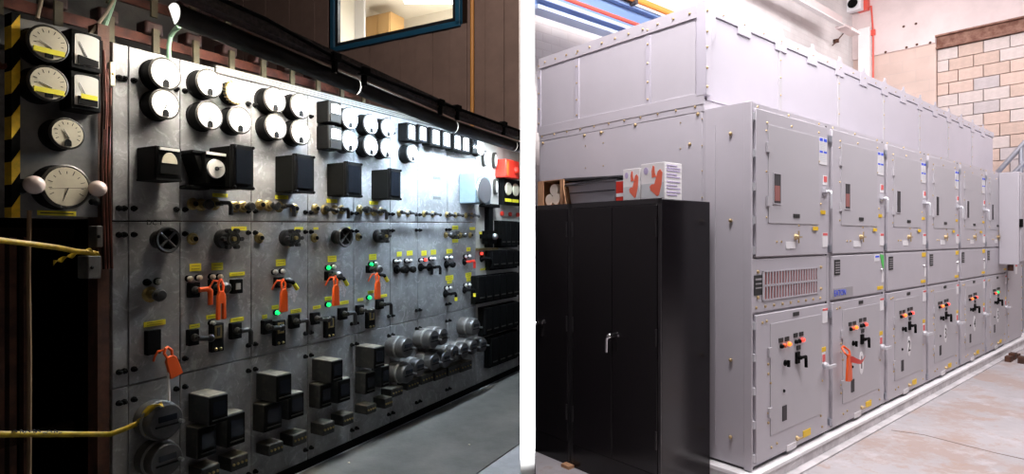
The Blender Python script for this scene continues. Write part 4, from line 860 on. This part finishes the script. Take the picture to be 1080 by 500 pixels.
    # lower door
    D=P_('lower_door',MB().box(.045,CW-.035,-.02,0,Z0+.03,ZC-.012),'gear_grey',bevel=.004)
    P_('inner_panel',ibox(.215,.94,.275,.965),'gear_inner',D,bevel=.0015)
    P_('name_plate',ibox(.52,.60,.985,1.01),'ink',D)
    P_('corner_label',ibox(.955,1.035,.90,1.0),'label_white',D); P_('corner_label_print',ibox(.955,1.035,.985,1.0,-.0235,.002),'label_red',D)
    P_('yellow_label',ibox(.935,1.01,.70,.73),'label_yellow',D); P_('red_label',ibox(.945,1.0,.615,.695),'label_white',D); P_('red_label_print',ibox(.95,.995,.63,.68,-.0235,.002),'label_red',D)
    P_('door_handle',MB().lathe([(.026,.02),(.024,.04),(.012,.05),(.012,.07)],12,(.99,0,.60)).box(.93,1.05,-.078,-.062,.592,.612),'rail_light',D)
    for x,z in ((.345,.85),(.425,.85),(.545,.86),(.625,.86),(.585,.775)): P_('legend_plate',ibox(x-.028,x+.028,z-.014,z+.014,-.024),'ink',D)
    lm_=[(.345,.812,'black_case'),(.385,.812,'orange_plastic'),(.45,.815,'orange_lit'),(.545,.818,'green_lit' if k==5 else 'black_case'),(.59,.818,'black_case'),(.64,.82,'red_lit' if k!=5 else 'red_plastic')]
    if k==5: lm_=[(.345,.812,'black_case'),(.43,.812,'red_lit'),(.55,.818,'green_lit'),(.60,.818,'red_plastic')]
    for x,z,m in lm_: P_('indicator',MB().lathe([(.014,.02),(.014,.034),(.010,.042),(0,.044)],12,(x,0,z)),m,D,)
    P_('control_switch',MB().box(.54,.59,-.035,-.02,.675,.75).tube([(.565,-.05,.715),(.625,-.055,.716),(.63,-.055,.645)],.0105,8).cyl((.565,-.03,.715),(.565,-.055,.715),.014,.013,10),'black_case',D)
    P_('selector_knob',MB().lathe([(.02,.02),(.02,.03),(.013,.032),(.012,.045),(0,.047)],12,(.40,0,.70)).box(.394,.406,-.056,-.04,.678,.72),'black_case',D)
    P_('key_lock',MB().lathe([(.012,.02),(.009,.032)],8,(.385,0,.525)),'black_case',D)
    P_('slot_window',ibox(.365,.42,.335,.43,-.024),'gap_dark',D)
    P_('bottom_latch',MB().lathe([(.016,.02),(.01,.04)],10,(.57,0,.185)).box(.53,.61,-.045,-.038,.18,.19),'brass_bolt',D); P_('yellow_sticker',ibox(.66,.77,.165,.21),'label_yellow',D); P_('white_label',ibox(.43,.56,.125,.165),'label_white',D)
    dd_=MB()
    for x,z in((.17,.985),(.19,.72),(.19,.66),(.22,.60),(.19,.42),(.19,.36),(.23,.2),(.3,.21),(.95,.5),(.93,.26),(.95,.18),(.12,.98)): dd_.lathe([(.009,.02),(.007,.027)],8,(x,0,z))
    P_('bolts',dd_,'brass_bolt',D,stuff=True)
    hg=MB()
    for z in(.79,.42): hg.box(.185,.225,-.032,-.02,z-.03,z+.03)
    P_('inner_hinge',hg,'gear_inner',D,stuff=True)
    for z in ((.97,.78,.58,.38,.18) if k==0 else (.95,.18)):
        P_('hinge',MB().cyl((.022,-.014,z-.022),(.022,-.014,z+.022),.012,.012,10).box(.0,.05,-.006,0,z-.028,z+.028),'rail_light' if k==0 else 'rail_grey')
    if k>=1:
        ov=P_('number_plate',MB().prism([(.56+x,.53+z) for x,z in arc(0,0,.044,.088,0,345,23)],-.0265,-.024),'label_white',D)
        n_=text('number',str(k),.14,'ink',D,(.56,-.0275,.53))
    if k==0:
        # side wall dressing facing the aisle end
        sd=P_('side_plate',MB().box(-.006,0,.30,1.85,2.30,2.375).box(-.006,0,.22,.225,.2,2.2).box(-.006,0,.31,1.84,.15,2.295),'gear_side',bevel=.0015)
        P_('corner_post',MB().box(-.006,.012,-.018,.03,Z0,ZU),'gear_grey',bevel=.003)
        sbt=MB()
        def sdot(b,z,r=.008): sbt.ball((-.008,b,z),r,8,5)
        for i in range(11): sdot(.36+.145*i,2.335)
        for b in(.31,.47):
            for z in(2.25,2.08,1.92,1.75): sdot(b,z,.005)
        for b in (1.14,1.32):
            for z in(2.28,2.2,2.03): sdot(b,z,.005)
        for b,z in((.115,2.13),(.115,1.60),(.115,.28),(.40,2.10),(.34,2.285),(.28,1.71),(1.33,2.28),(1.16,2.28),(.84,2.29),(1.80,2.28),(.115,.75)): sdot(b,z,.012)
        P_('side_bolts',sbt,'brass_bolt',stuff=True)
# lock tag on cubicle 2
t=thing('lockout_hasp','orange lock tag with red ribbon hanging on the cubicle numbered 1','lock tag',RW(CW+.16,-.05,.60),TR)
part('body',MB().prism([(-.05,-.13),(.0,-.14),(.012,-.14),(.045,-.13),(.03,.02),(.015,.06),(-.02,.06),(-.035,.02)],-.045,-.03),'orange_plastic',t,bevel=.004)
part('shackle',MB().tube([(-.03,-.038,.05),(-.05,-.03,.07),(-.03,0,.1),(.0,-.0,.11),(.02,-.03,.08),(.015,-.038,.05)],.007,8),'orange_plastic',t)
part('ribbon',MB().add([(-.02,-.04,.03),(.02,-.05,.045),(.08,-.06,.02),(.15,-.06,.0),(.22,-.05,-.005),(.30,-.04,.012),(-.02,-.04,.0),(.03,-.05,-.005),(.09,-.06,-.02),(.15,-.06,-.03),(.22,-.05,-.025),(.30,-.04,.008)],[(i,i+1,i+7,i+6) for i in range(5)]),'red_plastic',t)
t.children[-1].modifiers.new('s','SOLIDIFY').thickness=.003
# far end section and box
t=thing('end_section','last narrow grey section of the switchgear with a small meter','switchgear',RW(6*CW,0,0),TR)
part('body',MB().box(0,.95,0,1.85,Z0,2.24),'gear_grey',t); U=part('upper_door',MB().box(.03,.9,-.02,0,ZA+.01,2.2),'gear_grey',t,bevel=.004)
part('meter_window',ibox(.18,.52,1.74,1.86),'logo_grey',U); part('white_label',ibox(.18,.45,2.05,2.13),'label_white',U); part('blue_print',ibox(.25,.38,2.08,2.11,-.0235,.002),'label_blue',U)
D=part('lower_door',MB().box(.03,.9,-.02,0,Z0+.03,ZA-.01),'gear_grey',t,bevel=.004); part('white_label',ibox(.3,.42,1.3,1.4),'label_white',D); part('tall_label',ibox(.45,.56,1.0,1.2),'label_white',D); part('tall_label_print',ibox(.46,.55,1.1,1.18,-.0235,.002),'label_red',D); part('handle',MB().cyl((.1,-.06,1.32),(.3,-.06,1.32),.02,.02,8).box(.05,.1,-.07,0,1.28,1.36),'black_case',D)
d3=MB(); 
for i in range(14): d3.lathe([(.012,.02),(.009,.028)],8,(.06,0,.2+.15*i)); d3.lathe([(.012,.02),(.009,.028)],8,(.86,0,.2+.15*i))
for i in range(6): d3.lathe([(.012,.02),(.009,.028)],8,(.1+.13*i,0,2.17))
part('bolts',d3,'brass_bolt',t,stuff=True)
ub=ra(1075,-.22)
t=thing('wall_cabinet','pale grey box cabinet mounted in front of the last section at the right edge','cabinet',RW(ub,-.0,0),TR)
part('body',MB().box(0,.6,-.22,-.022,1.16,2.30),'gear_grey',t,bevel=.01); part('door',MB().box(.03,.57,-.235,-.22,1.2,2.26),'gear_grey',t,bevel=.005); part('latch',MB().box(.0,.05,-.25,-.22,1.62,1.72),'black_case',t); part('bottom_gland',MB().cyl((.1,-.12,1.08),(.1,-.12,1.16),.03,.03,10),'rust_wood',t)

# --- duct on top
t=thing('bus_duct_housing','tall lilac grey bolted sheet metal housing on top of the switchgear','duct',RW(0,0,0),TR)
b0=.298; AE=7.36; ZD=2.99
part('body',MB().box(.004,AE,b0+.004,1.845,2.37,ZD-.01),'duct_lilac',t)
edges=[0,.99]+[2.03+1.05*i for i in range(5)]+[AE]
for i in range(len(edges)-1):
    part('front_panel',MB().box(edges[i]+.022,edges[i+1]-.022,b0-.004,b0+.004,2.372,ZD-.075),'duct_lilac',t,bevel=.0015)
fl=MB().box(0,AE,b0-.012,b0+.004,ZD-.07,ZD)
for i in range(14):
    x=.47+.525*i
    if x+.1<AE: fl.box(x-.085,x+.085,b0-.014,b0-.002,ZD-.115,ZD-.02).prism([(x-.075,ZD-.001),(x+.075,ZD-.001),(x+.03,ZD+.018),(x+.028,ZD+.05),(x-.012,ZD+.05),(x-.02,ZD+.02)],b0-.012,b0-.004)
part('top_flange',fl,'duct_lilac',t,bevel=.0015)
for x in edges[1:-1]: part('seam_strip',MB().box(x-.02,x+.02,b0-.009,b0+.004,2.37,ZD-.1),'gear_inner',t,bevel=.0015)
part('corner_post',MB().box(-.012,.05,b0-.02,b0+.05,2.40,ZD+.012).prism([(.05,2.72),(.10,2.80),(.10,ZD),(.05,ZD)],b0-.02,b0-.006),'duct_lilac',t,bevel=.003)
sb_=[b0+.05,.732,1.411,1.85]
for i in range(3): part('side_panel',MB().box(-.002,.006,sb_[i]+.015,sb_[i+1]-.02,2.375,ZD-.10),'gear_side',t,bevel=.0015)
part('side_flange',MB().box(-.010,.006,b0+.05,1.85,ZD-.085,ZD),'gear_side',t,bevel=.0015)
for b in sb_[1:]: part('side_seam_strip',MB().box(-.009,.006,b-.022,b+.022,2.375,ZD-.1),'duct_lilac',t,bevel=.0015)
part('side_base_strip',MB().box(-.010,.004,b0,1.85,2.345,2.42),'gear_side',t,bevel=.0015)
db=MB()
for x in edges[1:-1]:
    for z in(2.42,2.55,2.68,2.81,2.93): db.ball((x,b0-.010,z),.007,6,4)
for i in range(27): db.ball((.2+.265*i,b0-.015,ZD-.04),.006,6,4)
for b in sb_[1:]:
    for z in(2.45,2.57,2.70,2.83,2.93): db.ball((-.010,b,z),.008,6,4)
for i in range(12): db.ball((-.012,b0+.1+.125*i,ZD-.045),.009,8,5)
for z in(2.45,2.57,2.70,2.80,2.93): db.ball((-.002,b0-.02,z),.010,8,5)
part('bolts',db,'brass_bolt',t,stuff=True)
part('end_vent',MB().box(AE,AE+.01,b0+.1,b0+.5,2.55,2.9),'gap_dark',t)

# --- plinth
t=thing('concrete_plinth','white painted concrete plinth under the switchgear row','plinth',RW(0,0,0),TR)
part('plinth_face',MB().box(-.06,8.4,-.045,1.78,0,.075),'plinth_face',t); part('painted_top',MB().box(-.065,8.4,-.055,1.78,.075,.1),'plinth_white',t,bevel=.004)
struct('trim_1',MB().box(-.15,8.4,-.10,-.045,0,.012).box(-.13,-.06,-.045,1.7,0,.012),'kerb_pale',RW(0,0,0),TR)

# --- black cabinets
AF=-.57; zc=1.718
def cabinet(b0,b1,label,single=False):
    t=thing('black_cabinet',label,'cabinet',RW(AF,b0,0),TR)   # local x depth, y along the front
    L=b1-b0; D_=.50
    part('body',MB().box(.012,D_,.002,L-.002,.0,zc-.002),'cabinet_black',t,bevel=.004)
    part('top_rim',MB().box(0,.012,.002,L-.002,zc-.03,zc).box(0,.012,.002,.02,.0,zc).box(0,.012,L-.02,L-.002,.0,zc),'cabinet_edge',t)
    part('base_panel',MB().box(-.001,.012,.02,L-.02,.0,.15),'cabinet_black',t)
    ds=[(.022,L-.022)] if single else [(.022,L/2-.0015),(L/2+.0015,L-.022)]
    for i,(y0,y1) in enumerate(ds):
        d_=part('door',MB().box(-.006,.012,y0,y1,.155,zc-.035),'cabinet_black',t,bevel=.003)
        hm=MB(); yy=y0+.004 if (i==0) else y1-.004
        for z in(.35,.93,1.55): hm.cyl((-.008,yy,z-.05),(-.008,yy,z+.05),.005,.005,8)
        part('hinge',hm,'cabinet_edge',d_)
    yh=L-.05 if single else L/2-.012; zh=.905
    part('door_handle',MB().cyl((-.006,yh,zh),(-.045,yh,zh),.014,.012,12).ball((-.04,yh,zh),.018,12,8).tube([(-.045,yh,zh),(-.052,yh+.012,zh-.02),(-.05,yh+.016,zh-.10)],.0075,8),'chrome',t,label='chrome drop handle')
    part('lock_pin',MB().cyl((-.006,yh-.05,zh+.005),(-.02,yh-.05,zh+.005),.008,.008,8),'chrome',t)
    return t
bS=.213; bm_=rb(602,AF); bL=rb(566,AF)
cabinet(bS,bm_,'tall glossy black two-door metal cabinet next to the grey switchgear')
cabinet(bm_+.004,bL+.02,'glossy black metal cabinet at the left, next to the added divider',True)
wg=tag(link('wood_wedge',MB().box(-.02,.03,-.035,.035,0,.02).mesh('wood_wedge','cardboard'),None,RW(AF+.01,bm_,0),TR),'small orange wood scrap at the foot of the cabinets','scrap'); wg.location=RW(AF-.035,bm_+.0,0)
# --- things on the cabinets
AP=-.50
def onbox(u0,u1,vtop): b1,b0_=rb(u0,AP),rb(u1,AP); z=rz(vtop,AP,(b0_+b1)/2); return b0_,b1,z
for (u0,u1,vt,lab,k,da) in ((676,701,172,'white box printed with an orange glove, the right one in front of the grey wall',0,0),(657,675,178,'white box printed with an orange glove, the left one beside the red pack',1,.0)):
    b0_,b1,z=onbox(u0,u1,vt); L=b1-b0_; h=z-zc
    t=thing('glove_box',lab,'box',RW(AP+da,b0_,zc),TR)
    part('carton',MB().box(0,.17,.001,L-.001,0,h),'box_white',t,bevel=.002)
    # glove shape in plane x=-.001, coordinates (y,z)
    def flat(poly,x0=-.002,x1=0): 
        n=len(poly); vs=[(x0,y,zz) for y,zz in poly]+[(x1,y,zz) for y,zz in poly]; return MB().add(vs,[tuple(range(n)),tuple(range(2*n-1,n-1,-1))]+[(i,i+n,(i+1)%n+n,(i+1)%n) for i in range(n)])
    gl=[(1-x_,z_) for x_,z_ in ((.70,.08),(.42,.26),(.38,.36),(.46,.42),(.58,.42),(.66,.62),(.72,.76),(.82,.81),(.91,.72),(.88,.40),(.78,.12))]; g2=[(1-x_,z_) for x_,z_ in ((.48,.60),(.66,.62),(.60,.72),(.58,.90),(.51,.93),(.46,.78))]
    part('glove_print',flat([(L*(p[0]),h*p[1]) for p in gl]),'glove_orange',t,label='printed orange glove'); part('glove_print',flat([(L*p[0],h*p[1]) for p in g2]),'glove_orange',t)
    part('pale_print',flat([(L*.03,h*.04),(L*.97,h*.04),(L*.97,h*.44),(L*.03,h*.46)],-.0012),'print_pale',t); part('lilac_emblem',flat([(L*.78+L*.1*math.cos(a),h*.8+h*.1*math.sin(a)) for a in [i*PI/5 for i in range(10)]],-.0015),'print_lilac',t)
    if k==0:
        ln=MB()
        for q,zz in enumerate((.92,.85,.78,.68,.61,.48,.38,.30,.2,.12)): ln.box(.02,.15 if q%3 else .12,-.0015,0.001,h*zz-.003,h*zz+.003)
        part('side_print',ln,'print_lilac',t,stuff=True)
b0_,b1,z=onbox(647,656.5,191); t=thing('red_pack','small red and white pack between the tote and the white boxes','pack',RW(AP+.02,b0_,zc),TR)
part('pack_body',MB().box(0,.08,0,b1-b0_-.002,0,z-zc),'red_plastic',t,bevel=.003); part('white_band',MB().box(-.0015,.0,.004,b1-b0_-.006,(z-zc)*.25,(z-zc)*.42),'label_white',t); part('top_flap',MB().box(0,.08,0,b1-b0_-.002,z-zc,z-zc+.004),'label_white',t)
b0_,b1,z=onbox(594,646,188); L=b1-b0_; h=z-zc; t=thing('storage_tote','grey plastic storage tote with a loose black lid','tote',RW(AP+.04,b0_,zc),TR)
part('tub',MB().quad8([(.01,.02,0),(.33,.02,0),(.33,L-.02,0),(.01,L-.02,0)],[(0,0,h*.86),(.34,0,h*.86),(.34,L,h*.86),(0,L,h*.86)]),'tote_grey',t,bevel=.012); part('side_groove',MB().box(-.003,.02,.02,L-.02,h*.46,h*.50),'tote_lid',t)
part('rim',MB().box(-.012,.35,-.012,L+.012,h*.82,h*.9),'tote_grey',t,bevel=.004)
part('lid',MB().quad8([(-.02,-.07,h*.90),(.36,-.07,h*.92),(.36,L+.03,h*1.02),(-.02,L+.03,h*.99)],[(-.02,-.07,h*1.0),(.36,-.07,h*1.04),(.36,L+.03,h*1.16),(-.02,L+.03,h*1.12)]),'tote_lid',t,bevel=.006)
part('lid_flange',MB().quad8([(-.025,L*.1,h*.90),(-.015,L*.1,h*.90),(-.015,L+.04,h*.74),(-.025,L+.04,h*.74)],[(-.025,L*.1,h*.95),(-.015,L*.1,h*.95),(-.015,L+.04,h*.80),(-.025,L+.04,h*.80)]),'tote_lid',t)
b0_,b1,z=onbox(566,593,190); L=b1-b0_; h=z-zc; t=thing('cardboard_box','open brown cardboard box with cream rolls showing in its side','box',RW(AP+.01,b0_,zc),TR)
part('box_wall',MB().box(0,.22,0,.006,0,h).box(0,.22,L-.006,L,0,h).box(.214,.22,.006,L-.006,0,h).box(0,.22,.006,L-.006,0,.006).box(0,.006,L*.76,L,0,h).box(0,.006,0,L*.12,0,h).box(0,.22,0,L,h-.005,h),'cardboard',t)
part('flap',MB().quad8([(.0,-.004,h*.1),(.006,-.004,h*.1),(-.03,-.06,h*.0+.002),(-.036,-.06,h*.0+.002)],[(.0,-.004,h*.95),(.006,-.004,h*.95),(-.03,-.035,h*.7),(-.036,-.035,h*.7)]),'cardboard',t)
for (y,zz,wh) in ((.34,.26,'lower right'),(.60,.24,'lower left'),(.42,.62,'topmost')): 
    tag(link('paper_roll',MB().cyl((.015,0,0),(.19,0,0),h*.22,h*.22,16).mesh('paper_roll','roll_cream'),None,RW(AP+.01,b0_,0)+f2*(L*y)+Vector((0,0,zc+h*zz)),TR),'%s cream paper roll of the three lying in the open cardboard box'%wh,'roll','rolls in the cardboard box')
# --- things on the walls
def rcy(name,pts,r,m,label,cat): tag(link(name,MB().tube([RW(*p) for p in pts],r,8).mesh(name,m)),label,cat)
# overhead blue beam with orange cables
bt_=1.9
def at_b(u,v,b): a=ra(u,b); return a,rz(v,a,b)
a0,z0_=at_b(564,10,bt_); 
t=thing('overhead_crane_beam','blue steel overhead beam with orange cables and red conductor, upper left of the right room','beam',RW(0,bt_,0),TR)
aL,aR=ra(566,bt_)-.0,ra(760,bt_); zB=at_b(640,30,bt_)[1]
part('lower_flange',MB().box(aL,aR,-.02,.12,zB-.03,zB+.0),'beam_lightblue',t); part('web',MB().box(aL,aR,.03,.06,zB,zB+.28),'beam_blue',t); part('upper_flange',MB().box(aL,aR,-.02,.12,zB+.28,zB+.31),'beam_blue',t)
part('light_strip',MB().box(aL,aR,-.03,-.015,zB+.05,zB+.08),'beam_lightblue',t)
part('red_conductor',MB().cyl((aL,-.05,zB+.11),(aR,-.05,zB+.11),.018,.018,8),'pipe_red',t)
for q in range(3): part('orange_cable',MB().cyl((aL,-.06+.03*q,zB+.335+.03*q),(aR,-.06+.03*q,zB+.335+.03*q),.022,.022,8),'cable_orange',t)
for x in(aL+.15,aL+.62,aL+1.2): part('cable_clamp',MB().box(x,x+.04,-.09,.1,zB+.29,zB+.42),'gap_dark',t); part('hanger',MB().box(x,x+.03,.04,.06,zB+.3,6.4),'beam_blue',t)
# pier, gutter and duct near the corner
pa=ra(907,BW-.3)
pb0,pb1=rb(905,AW-.15),rb(917,AW-.15); struct('trim_2',MB().box(-pb0,-pb1,-.15,0,0,rz(28,AW-.15,pb1)),'ceiling_white',RW(AW,0,0),ER)
t=thing('roof_gutter_beam','pale sloping roof beam meeting the corner pier','beam',RW(0,BW-.42,0),TR)
g0,zg0=at_b(840,-3,BW-.42); g1,zg1=at_b(893,30,BW-.42)
part('beam_face',MB().box(g0-2.5,g1-.25,-.03,.0,zg1-.02,zg1+.13),'band_paint',t); part('beam_foot',MB().box(g0-2.5,g1-.25,-.08,.0,zg1-.04,zg1-.02),'ceiling_white',t); part('beam_bracket',MB().box(g1-.3,g1+.3,-.10,.06,zg1-.06,zg1-.02),'band_paint',t)
# alarm siren + red conduit
def onend(u,v): b=rb(u,AW-.1); return b,rz(v,AW-.1,b)
bs,zs=onend(906,9); zs+=.05; t=thing('alarm_sounder','white alarm box with a black horn and red back box high on the end wall','alarm',RW(AW,bs,zs),ER)
part('back_box',MB().box(-.02,.16,-.16,0,-.12,.12),'pipe_red',t,bevel=.006); part('front_box',MB().box(-.16,.10,-.30,-.16,-.13,.13),'label_white',t,bevel=.012); part('horn',MB().lathe([(.07,.30),(.085,.32),(.05,.31),(0,.305)],18,(-.03,0,0)),'black_case',t)
b9,z9=onend(918,6); b8,z8=onend(920,34); b7,z7=onend(920,110)
t=thing('red_conduit','thin red conduit dropping from the alarm down the end wall','pipe',RW(AW,0,0),ER)
part('pipe',MB().tube([(-bs+.1,-.06,z9),(-b9,-.06,z9),(-b8,-.06,z8),(-b8,-.06,z7)],.014,8),'pipe_red',t); part('coupling',MB().box(-b8-.035,-b8+.035,-.09,-.02,z8-.05,z8+.05),'pipe_red',t)
# dark cable bracket near corner
t=thing('wall_cable','short dark zigzag cable run on the white wall near the corner','cable',RW(0,BW,0),TR)
pz=[(912,28,),(893,31),(888,37),(883,43),(878,48)]; q=[]
for u,v in pz: a,z=at_b(u,v,BW-.06); q.append((a if a<AW-.45 else AW-.43,-.06,z))
part('wire',MB().tube(q[1:],.010,6),'rust_wood',t); part('clip',MB().box(q[3][0]-.03,q[3][0]+.03,-.08,0,q[3][2]-.03,q[3][2]+.03),'rust_wood',t)
for i,(u,v) in enumerate([(956,50),(967,47),(953,28),(966,25),(934,55),(981,45)]):
    b,z=rb(u,AW-.04),0; z=rz(v,AW-.04,b); tag(link('wall_anchor',MB().lathe([(.022,.04),(.016,.055),(0,.055)],8).mesh('wall_anchor','rust_wood'),None,RW(AW,b,z),ER),'small rusty anchor stub in the end wall, '+['directly above the tan painted blocks','second from the lintel on the lower line','upper left one of the high pair','upper right one of the high pair','nearest to the red conduit','nearest to the end of the lintel'][i],'anchor','rusty anchors in the end wall')
# stair rails at right edge
t=thing('stair_railing','sloping grey steel stair rails beyond the switchgear at the right edge','railing',RW(0,0,0),TR)
A_=7.9
def re(u,v,a=A_): b=rb(u,a); return (a,b,rz(v,a,b))
for (p,q_) in (((1052,182),(1092,138)),((1066,186),(1092,160))): part('rail',MB().cyl(re(*p),re(*q_),.035,.035,10),'rail_grey',t)
x,y,z=re(1077,182); part('post',MB().cyl((x,y,0),(x,y,rz(154,x,y)),.03,.03,10),'rail_grey',t); part('tread',MB().box(x-.1,x+.2,y-.5,y+.3,rz(190,x,y)-.1,rz(190,x,y)),'beam_blue',t)
# floor dressing: stains, crack, debris
def rfloor(u,v): y=EYE*F/(v-250); return Vector(((u-540)/F*y,y,0))
def patch(pts,m,z,name,label,cat):
    vs=[rfloor(u,v) for u,v in pts]; 
    for p in vs: p.z=z
    o=tag(link(name,MB().add(vs,[tuple(range(len(vs)))]).mesh(name,m,False)),label,cat); o.modifiers.new('s','SOLIDIFY').thickness=.0015; return o
vs=[(940,454),(975,459),(1010,468),(1050,478),(1082,485)]
tag(link('floor_crack',MB().tube([rfloor(u,v)+Vector((0,0,.0005)) for u,v in vs],.004,5).mesh('floor_crack','crack')),'long thin crack across the pinkish concrete floor','crack')
t=thing('scrap_pile','small pile of dark metal scrap at the far end of the plinth','scrap',rfloor(1074,381),TR)
for i in range(9): part('scrap_piece',MB().box(-.12+.1*(i%3)*2-.04,-.12+.1*(i%3)*2+.09,-.2+.12*(i//3),-.14+.12*(i//3),0,.04+.012*(i%4)),'rust_wood',t)
